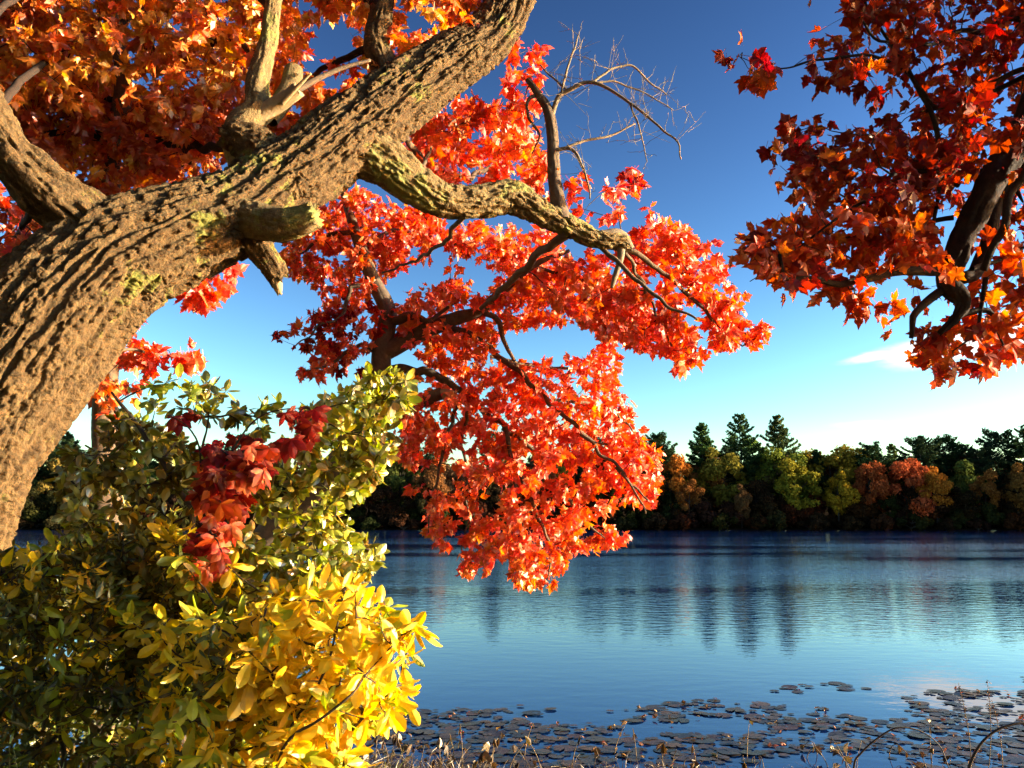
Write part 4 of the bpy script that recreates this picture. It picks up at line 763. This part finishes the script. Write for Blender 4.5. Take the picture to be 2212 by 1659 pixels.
def sedge_patch():
    Vs, Fs, off = [], [], 0
    for _ in range(4200):
        px = 760 + 1500 * sr.random() ** 2.6; y = sr.uniform(6.9, 9.0); p = on_z(px, 1659, 0); x = p[0] * y / p[1]; z = max(float(bank_z(x, y)), -.05); h = sr.uniform(.1, .36) * (1.35 if px < 1000 else .8)
        t = np.linspace(0, 1, 5)[:, None]; ld = sr.normal(size=2) * .5 * h; c = np.array((x, y, z - .02)) + np.hstack([ld[0] * t ** 2, ld[1] * t ** 2, h * (t - .35 * t ** 3)]); V, F = blade(c, .0045); Vs.append(V); Fs.append(F + off); off += len(V)
    o = link('withered_sedge', raw_mesh('withered_sedge', np.vstack(Vs), np.vstack(Fs), [M['sedge']]), None, 'stuff'); tag(o, 'tangle of withered brown sedge along the bank edge', 'sedge')
sedge_patch()
def tuft(px, Y, n, h, label):
    b = ground_at(px, 1659, Y); o = thing('grass_tuft', label, 'grass', tuple(b))
    for _ in range(n):
        a = sr.uniform(0, 6.28); t = np.linspace(0, 1, 8)[:, None]; L = h * sr.uniform(.6, 1.1); sp = sr.uniform(.1, .45) * L; c = b + np.hstack([math.cos(a) * sp * t ** 2, math.sin(a) * sp * t ** 2, L * (t - .2 * t ** 3)]) + sr.normal(size=3) * np.array((.03, .03, 0)); c[0, 2] -= .03
        V, F = blade(c, .008); link('blade', raw_mesh('blade', V, F, [M['grass']]), o)
tuft(845, 7.4, 14, .62, 'green reed grass tuft beside the yellow shrub at the water edge')
tuft(905, 7.6, 9, .42, 'short green grass tuft right of the taller reed tuft')
tuft(790, 7.2, 10, .55, 'half hidden grass tuft under the yellow shrub edge')
def cane(spec, label, leaves=True):
    Q = pts(spec); b = Q[0].copy(); b[2] = float(bank_z(b[0], b[1])) - .03; C = catmull(np.vstack([b, Q]), .02); o = thing('arching_cane', label, 'cane', tuple(b[:3])); V, F = tube(C[:, :3], np.maximum(C[:, 3], .0015), 7)
    link('stem', raw_mesh('stem', V, F, [M['cane']], smooth=True), o)
cane([(1845, 1655, 5, 6.0), (1862, 1625, 4.5, 6.0), (1900, 1592, 4, 6.0), (1940, 1572, 3.5, 6.0), (1990, 1580, 3, 6.0), (2030, 1612, 2.5, 6.0), (2050, 1660, 2, 6.0)], 'thin dark cane arching in a low hoop at the bottom right')
cane([(2092, 1680, 8, 5.5), (2100, 1640, 7, 5.5), (2125, 1600, 6, 5.5), (2165, 1572, 5.5, 5.5), (2220, 1562, 5, 5.5), (2300, 1580, 5, 5.5), (2350, 1650, 3, 5.5)], 'thick dark cane arching out of the bottom right corner')
def seed_stalk(px0, px1, py1, Y, k, label):
    b = ground_at(px0, 1659, Y); top = at(px1, py1, Y); o = thing('seed_head_stalk', label, 'stalk', tuple(b)); t = np.linspace(0, 1, 14)[:, None]; c = b + (top - b) * t + np.hstack([.05 * np.sin(t * 3), 0 * t, 0 * t]); V, F = tube(c, np.linspace(.004, .0015, 14), 5)
    link('stem', raw_mesh('stem', V, F, [M['stalk']], smooth=True), o); Vs, Fs, off = [], [], 0
    for q in range(46):
        u = sr.uniform(.66, 1.); a = b + (top - b) * u + np.array((.05 * math.sin(u * 3), 0, 0)) + sr.normal(size=3) * .008; v, f = SHAPES['oval']; E = np.array(Matrix.Rotation(sr.uniform(0, 6.28), 3, 'Z') @ Matrix.Rotation(sr.uniform(-.5, 1.), 3, 'X')); Vs.append((v * sr.uniform(.012, .026)) @ E.T + a); Fs.append(f + off); off += len(v)
    link('seed_head', raw_mesh('seed_head', np.vstack(Vs), np.vstack(Fs), [M['leaf_dead']]), o)
seed_stalk(2085, 2068, 1475, 6.2, 0, 'pale seed head stalk, leftmost of the three at right')
seed_stalk(2110, 2130, 1468, 6.3, 1, 'reddish seed head stalk between its two neighbours at right')
seed_stalk(2150, 2140, 1512, 6.0, 2, 'short seed head stalk nearest the thick arching cane')

# ------------------------------------------------------------------ the wood across the lake
def cards(P, D, size, rng, flat=0.0, n_long=1.0):
    n = len(P); a = unit(rng.normal(size=(n, 3)) + D * .0); nrm = unit(D + rng.normal(size=(n, 3)) * .7 + np.array((0, 0, flat))); u = unit(np.cross(nrm, a)); v = np.cross(nrm, u); s = (size * rng.uniform(.55, 1.25, n))[:, None]
    V = np.stack([P - u * s * .5 * n_long - v * s * .3, P + u * s * .5 * n_long - v * s * .22, P + u * s * .3 * n_long + v * s * .42, P - u * s * .42 * n_long + v * s * .34], 1).reshape(-1, 3); return V, np.arange(4 * n).reshape(-1, 4)
def broadleaf(seed, H=16., W=11., low=.06, n_lobe=22, per=260, size=.5):
    r = np.random.default_rng(seed); Ps, Ds = [], []; cz = H * (low + (1 - low) * .5); hz = H * (1 - low) * .5; lobes = []
    for k in range(n_lobe):
        d = unit(r.normal(size=3) * np.array((1, 1, .9)) + np.array((0, 0, .25))); q = r.uniform(.45, .82); c = np.array((d[0] * W / 2 * q, d[1] * W / 2 * q, cz + d[2] * hz * q)); R_ = r.uniform(.20, .34) * W * .5 * (1.15 if k < 6 else .9); lobes.append((c, R_))
        m = int(per * (R_ / (W * .14)) ** 2); dd = unit(r.normal(size=(m, 3)) + np.array((0, 0, .25))); ra = R_ * r.uniform(.62, 1.08, m)[:, None]; bump = 1 + .22 * perlin(dd * 2.3 + seed + k)[:, None]; Ps.append(c + dd * ra * bump * np.array((1, 1, .82))); Ds.append(dd)
    V, F = cards(np.vstack(Ps), np.vstack(Ds), size, r, .2); Vs, Fs, off = [], [], 0
    t = np.linspace(0, 1, 8)[:, None]; c = np.hstack([.3 * np.sin(t * 3 + seed), .3 * np.cos(t * 2.5 + seed) - .3, t * H * .72 - .4]); v, f = tube(c, np.linspace(.26, .07, 8) * H / 16, 7, None, False); Vs.append(v); Fs.append(f[0]); off = len(v)
    for cl, R_ in lobes[:12]:
        s0 = c[3] if cl[2] < H * .55 else c[5]; tt = np.linspace(0, 1, 4)[:, None]; v, f = tube(s0 + (cl - s0) * tt + np.array((0, 0, .1)) * np.sin(tt * 3.1), np.linspace(.09, .03, 4), 5, None, False); Vs.append(v); Fs.append(f[0] + off); off += len(v)
    return raw_mesh('crown', V, F, [M['far_leaf']]), raw_mesh('trunk', np.vstack(Vs), np.vstack(Fs), [M['far_trunk']], smooth=True)
def pine(seed, H=25., W=9.5, low=.3, shape='cone'):
    r = np.random.default_rng(seed); Ps, Ds, Vs, Fs, off = [], [], [], [], 0; c = np.column_stack([.15 * np.sin(np.linspace(0, 3, 9) + seed), np.zeros(9), np.linspace(-.4, H * .985, 9)]); v, f = tube(c, np.linspace(.32, .04, 9), 7, None, False); Vs.append(v); Fs.append(f[0]); off = len(v); z = H * low
    while z < H * .985:
        u = (z - H * low) / (H * (1 - low)); env = W / 2 * ((1 - u) ** .8 * .92 + .08) * (1 if u > .12 else .75) if shape == 'cone' else W / 2 * math.sqrt(max(.03, 1 - (u * 1.02 - .1) ** 2)) * .95
        nb = int(r.integers(4, 7)); a0 = r.uniform(0, 6.28)
        for b in range(nb):
            if r.random() < .14: continue
            a = a0 + b * 6.283 / nb + r.normal() * .25; L = env * r.uniform(.55, 1.18); rise = (.10 + .35 * u) * L; t = np.linspace(0, 1, 6)[:, None]
            br = np.hstack([math.cos(a) * L * t, math.sin(a) * L * t, z + rise * t ** 1.6 - .10 * L * np.sin(t * 3.14)]); v, f = tube(br, np.linspace(.07, .02, 6), 4, None, False); Vs.append(v); Fs.append(f[0] + off); off += len(v)
            m = int(26 + 34 * L); tt = r.uniform(.3, 1.04, m) ** .7; q = np.stack([np.interp(tt, t[:, 0], br[:, i]) for i in range(3)], 1); wd = .20 * L * np.sin(np.clip(tt, 0, 1) * 2.6) + .18; sd = np.array((-math.sin(a), math.cos(a), 0)); q += sd * (r.normal(size=m) * wd * .75)[:, None] + np.array((0, 0, 1)) * (np.abs(r.normal(size=m)) * .22 + .05)[:, None]; Ps.append(q); Ds.append(np.tile((math.cos(a) * .4, math.sin(a) * .4, .9), (m, 1)))
        z += r.uniform(.8, 1.35) * (1 - .35 * u)
    m = 60; Ps.append(np.column_stack([r.normal(size=m) * .25, r.normal(size=m) * .25, H - r.random(m) * 1.6 + .2])); Ds.append(r.normal(size=(m, 3)))
    V, F = cards(np.vstack(Ps), np.vstack(Ds), .42, r, .3, 1.3); return raw_mesh('crown', V, F, [M['far_leaf']]), raw_mesh('trunk', np.vstack(Vs), np.vstack(Fs), [M['far_trunk']], smooth=True)
BL = [broadleaf(300 + k, 16, (11, 12.5, 10, 13, 11.5)[k], (.08, .05, .12, .06, .1)[k]) for k in range(5)]
PN = [pine(400 + k, 25, (15.5, 14.5, 12.5)[k], (.28, .34, .3)[k]) for k in range(3)] + [pine(410 + k, 25, 14, .5, 'round') for k in range(2)]
SHB = [broadleaf(500 + k, 4, 6, .0, 10, 200, .4) for k in range(3)]
fr = np.random.default_rng(44)
PINE_C = (.035, .060, .022); COLS = dict(pine=(.05, .08, .028), dkpine=(.026, .046, .02), green=(.085, .115, .025), gold=(.22, .17, .02), olive=(.14, .13, .022), red=(.36, .075, .025), orange=(.34, .13, .022), rust=(.20, .08, .025), yellow=(.36, .24, .02), brown=(.12, .065, .028), dkbrown=(.035, .02, .011), dkolive=(.03, .032, .010), dkrust=(.055, .022, .010))  # dark brown, olive and rust are shaded copies, shade put into the colour
def far_tree(name, protos, k, x, y, H, W0, wide, col, label, cat='tree', group=None):
    H0 = {'far_pine': 25., 'far_broadleaf': 16., 'shore_bush': 4.}[name]; cr, tk = protos[k % len(protos)]; z = float(far_z(np.array([x]), np.array([y]))[0]) - (.9 if name == 'shore_bush' else 0); o = thing(name, label, cat, (x, y, z), group); s = H / H0; o.rotation_euler = (0, 0, fr.uniform(0, 6.28)); o.scale = (s * wide, s * wide, s)
    for nm, me in (('trunk', tk), ('crown', cr)):
        c = bpy.data.objects.new(nm, me); COL.objects.link(c); c.parent = o; q = np.array(COLS[col]) * fr.uniform(.85, 1.15, 3); c.color = (*q, 1)
def px_tree(name, protos, k, px, ptop, Y, wide, col, label, **kw):
    p = at(px, ptop, Y); z = float(far_z(np.array([p[0]]), np.array([Y]))[0]); far_tree(name, protos, k, float(p[0]), Y, float(p[2] - z), 0, wide, col, label, **kw)
NAMED = [
    ('far_pine', 2, 1515, 915, 200, 1.0, 'pine', 'small pointed pine standing left of the two tallest pines'),
    ('far_pine', 0, 1597, 898, 203, 1.0, 'pine', 'tall pine with ragged dark left side, left of the tallest pair'),
    ('far_pine', 1, 1676, 901, 203, 1.0, 'pine', 'tall symmetrical pine, right of the tallest pair'),
    ('far_broadleaf', 2, 1640, 938, 214, .8, 'green', 'thin pale green tree showing between the two tallest pines'),
    ('far_broadleaf', 0, 1560, 945, 196, 1.1, 'olive', 'dark olive tree below the two tallest pines'),
    ('far_broadleaf', 3, 1690, 962, 197, 1.15, 'olive', 'broad olive gold tree below the symmetrical tall pine'),
    ('far_broadleaf', 1, 1790, 945, 200, 1.15, 'gold', 'largest golden green tree right of the tallest pines'),
    ('far_broadleaf', 4, 1865, 958, 202, 1.0, 'gold', 'golden green tree just right of the largest golden one'),
    ('far_broadleaf', 2, 1720, 985, 191, 1.1, 'gold', 'lower golden tree in front of the symmetrical tall pine'),
    ('far_pine', 2, 1925, 960, 212, .9, 'green', 'pale small pine above the orange red maples'),
    ('far_broadleaf', 0, 1805, 1005, 190, .9, 'yellow', 'yellow tree low at the shore under the golden trees'),
    ('far_broadleaf', 3, 1880, 992, 191, .85, 'red', 'smaller red maple between yellow tree and bigger red maple'),
    ('far_broadleaf', 1, 1965, 975, 190, 1.0, 'red', 'bigger red orange maple on the far shore'),
    ('far_broadleaf', 4, 2010, 1000, 189, .9, 'orange', 'orange maple touching the bigger red maple'),
    ('far_pine', 1, 1988, 944, 206, .9, 'dkpine', 'dark narrow pine right of the bigger red maple'),
    ('far_pine', 3, 2040, 948, 206, .95, 'dkpine', 'dark round topped pine beside the narrow pine'),
    ('far_pine', 4, 2085, 962, 208, .8, 'dkpine', 'dark lower pine, third of the dark group'),
    ('far_pine', 3, 2150, 936, 203, 1.05, 'dkpine', 'dark fan topped pine near the right edge'),
    ('far_pine', 4, 2215, 928, 200, 1.1, 'dkpine', 'dark pine cut by the right edge'),
    ('far_broadleaf', 2, 2120, 1010, 190, .9, 'rust', 'rust coloured tree low before the fan topped pine'),
    ('far_broadleaf', 0, 2190, 985, 190, .9, 'rust', 'dull red tree below the pine at the right edge'),
    ('far_broadleaf', 1, 1450, 968, 194, .85, 'orange', 'orange tree half hidden behind the scarlet maple edge'),
    ('far_pine', 0, 1065, 935, 204, .9, 'pine', 'pine glimpsed through the middle of the scarlet maple'),
    ('far_pine', 1, 1340, 950, 206, .9, 'pine', 'pine top glimpsed at the right of the drooping scarlet branches'),
    ('far_pine', 2, 262, 885, 206, 1.1, 'dkpine', 'dark pine seen between the slim trunk and the shrub'),
    ('far_broadleaf', 3, 870, 968, 196, 1.0, 'green', 'green tree showing left of the drooping scarlet branches'),
    ('far_broadleaf', 2, 930, 985, 190, .9, 'rust', 'rust tree behind the left of the drooping scarlet branches'),
    ('far_broadleaf', 4, 1490, 1030, 189, .8, 'rust', 'low rust tree below the small pointed pine'),
    ('far_broadleaf', 0, 1600, 1035, 188.8, .75, 'brown', 'low brown tree at the shore below the tall pines')]
for nm, k, px, pt, Y, wd, col, lab in NAMED: px_tree(nm, PN if nm == 'far_pine' else BL, k, px, pt, Y, wd, col, lab)
def beside(x, y):
    px = 1106 + x / y * FPX; best = min(NAMED, key=lambda n: abs(n[2] - px)); d = px - best[2]; what = ' '.join(best[7].split(',')[0].split()[:4])
    if what.split()[-1] in ('the', 'of', 'with', 'at', 'in', 'under', 'below', 'right', 'left', 'on', 'touching', 'before', 'just', 'by', 'beside', 'behind', 'between', 'through'): what = ' '.join(what.split()[:-1])
    return ('right of' if d > 8 else 'left of' if d < -8 else 'behind') + ' the ' + what
k = 0
for x in np.arange(-150, 150, 6.2):                     # the closed wood behind the front row
    for row in range(2):
        px_, y = x + fr.normal() * 2, 199 + row * 9 + fr.normal() * 1.5
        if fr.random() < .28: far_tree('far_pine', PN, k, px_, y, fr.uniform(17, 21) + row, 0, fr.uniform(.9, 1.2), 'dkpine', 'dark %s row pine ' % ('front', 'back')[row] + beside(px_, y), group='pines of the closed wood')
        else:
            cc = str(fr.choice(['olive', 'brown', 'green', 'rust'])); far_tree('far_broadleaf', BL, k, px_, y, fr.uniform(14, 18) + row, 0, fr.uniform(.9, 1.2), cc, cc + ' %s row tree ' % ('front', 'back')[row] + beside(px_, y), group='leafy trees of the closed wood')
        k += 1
for x in np.arange(-140, 128, 6.5): cc = str(fr.choice(['rust', 'brown', 'olive', 'brown'])); far_tree('far_broadleaf', BL, k, x + fr.normal() * 1.5, 191 + fr.normal(), fr.uniform(8, 11.5), 0, fr.uniform(.9, 1.15), 'dk' + cc, 'low ' + cc + ' tree on the far shore ' + beside(x, 191), group='low trees along the far shore'); k += 1  # low trees take the tones darkened for shade at the wood's foot
for x in np.arange(-150, 125, 2.3): far_tree('shore_bush', SHB, k, x + fr.normal(), 187.6 + (k % 3) * 3.2 + fr.normal() * .3, fr.uniform(3.6, 5.6) + (k % 3) * .9, 0, 1.1, str(fr.choice(['dkbrown', 'dkolive', 'dkrust'])), 'dark bush at the waterline of the far shore', 'bush', 'bushes along the far waterline'); k += 1  # bush colours darkened to paint the shade along the waterline
for x in np.arange(128, 215, 6.5):                      # the shore bends towards the right of the picture; its trees shade the far wood
    for row in range(3):
        y = float(shore_y(np.array([x]))[0]) + 4 + row * 10 + fr.normal()
        if fr.random() < .45: far_tree('far_pine', PN, k, x + fr.normal(), y, fr.uniform(19, 24), 0, 1.1, 'dkpine', 'pine on the right hand shore', group='trees on the right hand shore')
        else: far_tree('far_broadleaf', BL, k, x + fr.normal(), y, fr.uniform(14, 18), 0, 1.1, 'olive', 'leafy tree on the right hand shore', group='leafy trees on the right hand shore')
        k += 1

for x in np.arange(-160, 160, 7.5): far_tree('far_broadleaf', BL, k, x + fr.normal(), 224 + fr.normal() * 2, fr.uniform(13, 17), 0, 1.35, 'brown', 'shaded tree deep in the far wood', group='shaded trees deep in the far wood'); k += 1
# ------------------------------------------------------------------ unseen trees added behind and left of the viewpoint to block low sky light
def block_tree(x, y, H, col, k):
    p, h0 = (PN, 25.) if k % 4 == 0 else (BL, 16.); z = float(bank_z(np.array([x]), np.array([y]))[0]); o = thing('light_block_tree', 'unseen tree added behind the viewpoint to block sky light', 'tree', (x, y, z), 'unseen trees added to block sky light'); o.scale = (H / h0 * 1.1, H / h0 * 1.1, H / h0); o.rotation_euler = (0, 0, fr.uniform(0, 6.28))
    cr, tk = p[k % len(p)]
    for nm, me in (('trunk', tk), ('crown', cr)):
        c = bpy.data.objects.new(nm, me); COL.objects.link(c); c.parent = o; c.color = (*COLS[col], 1)
for k, a in enumerate(np.linspace(142, 292, 17)):
    r = 15 + 4 * (k % 2) + fr.normal(); block_tree(r * math.sin(R(a)), r * math.cos(R(a)), fr.uniform(13, 17), ('olive', 'brown', 'rust', 'green')[k % 4], k)
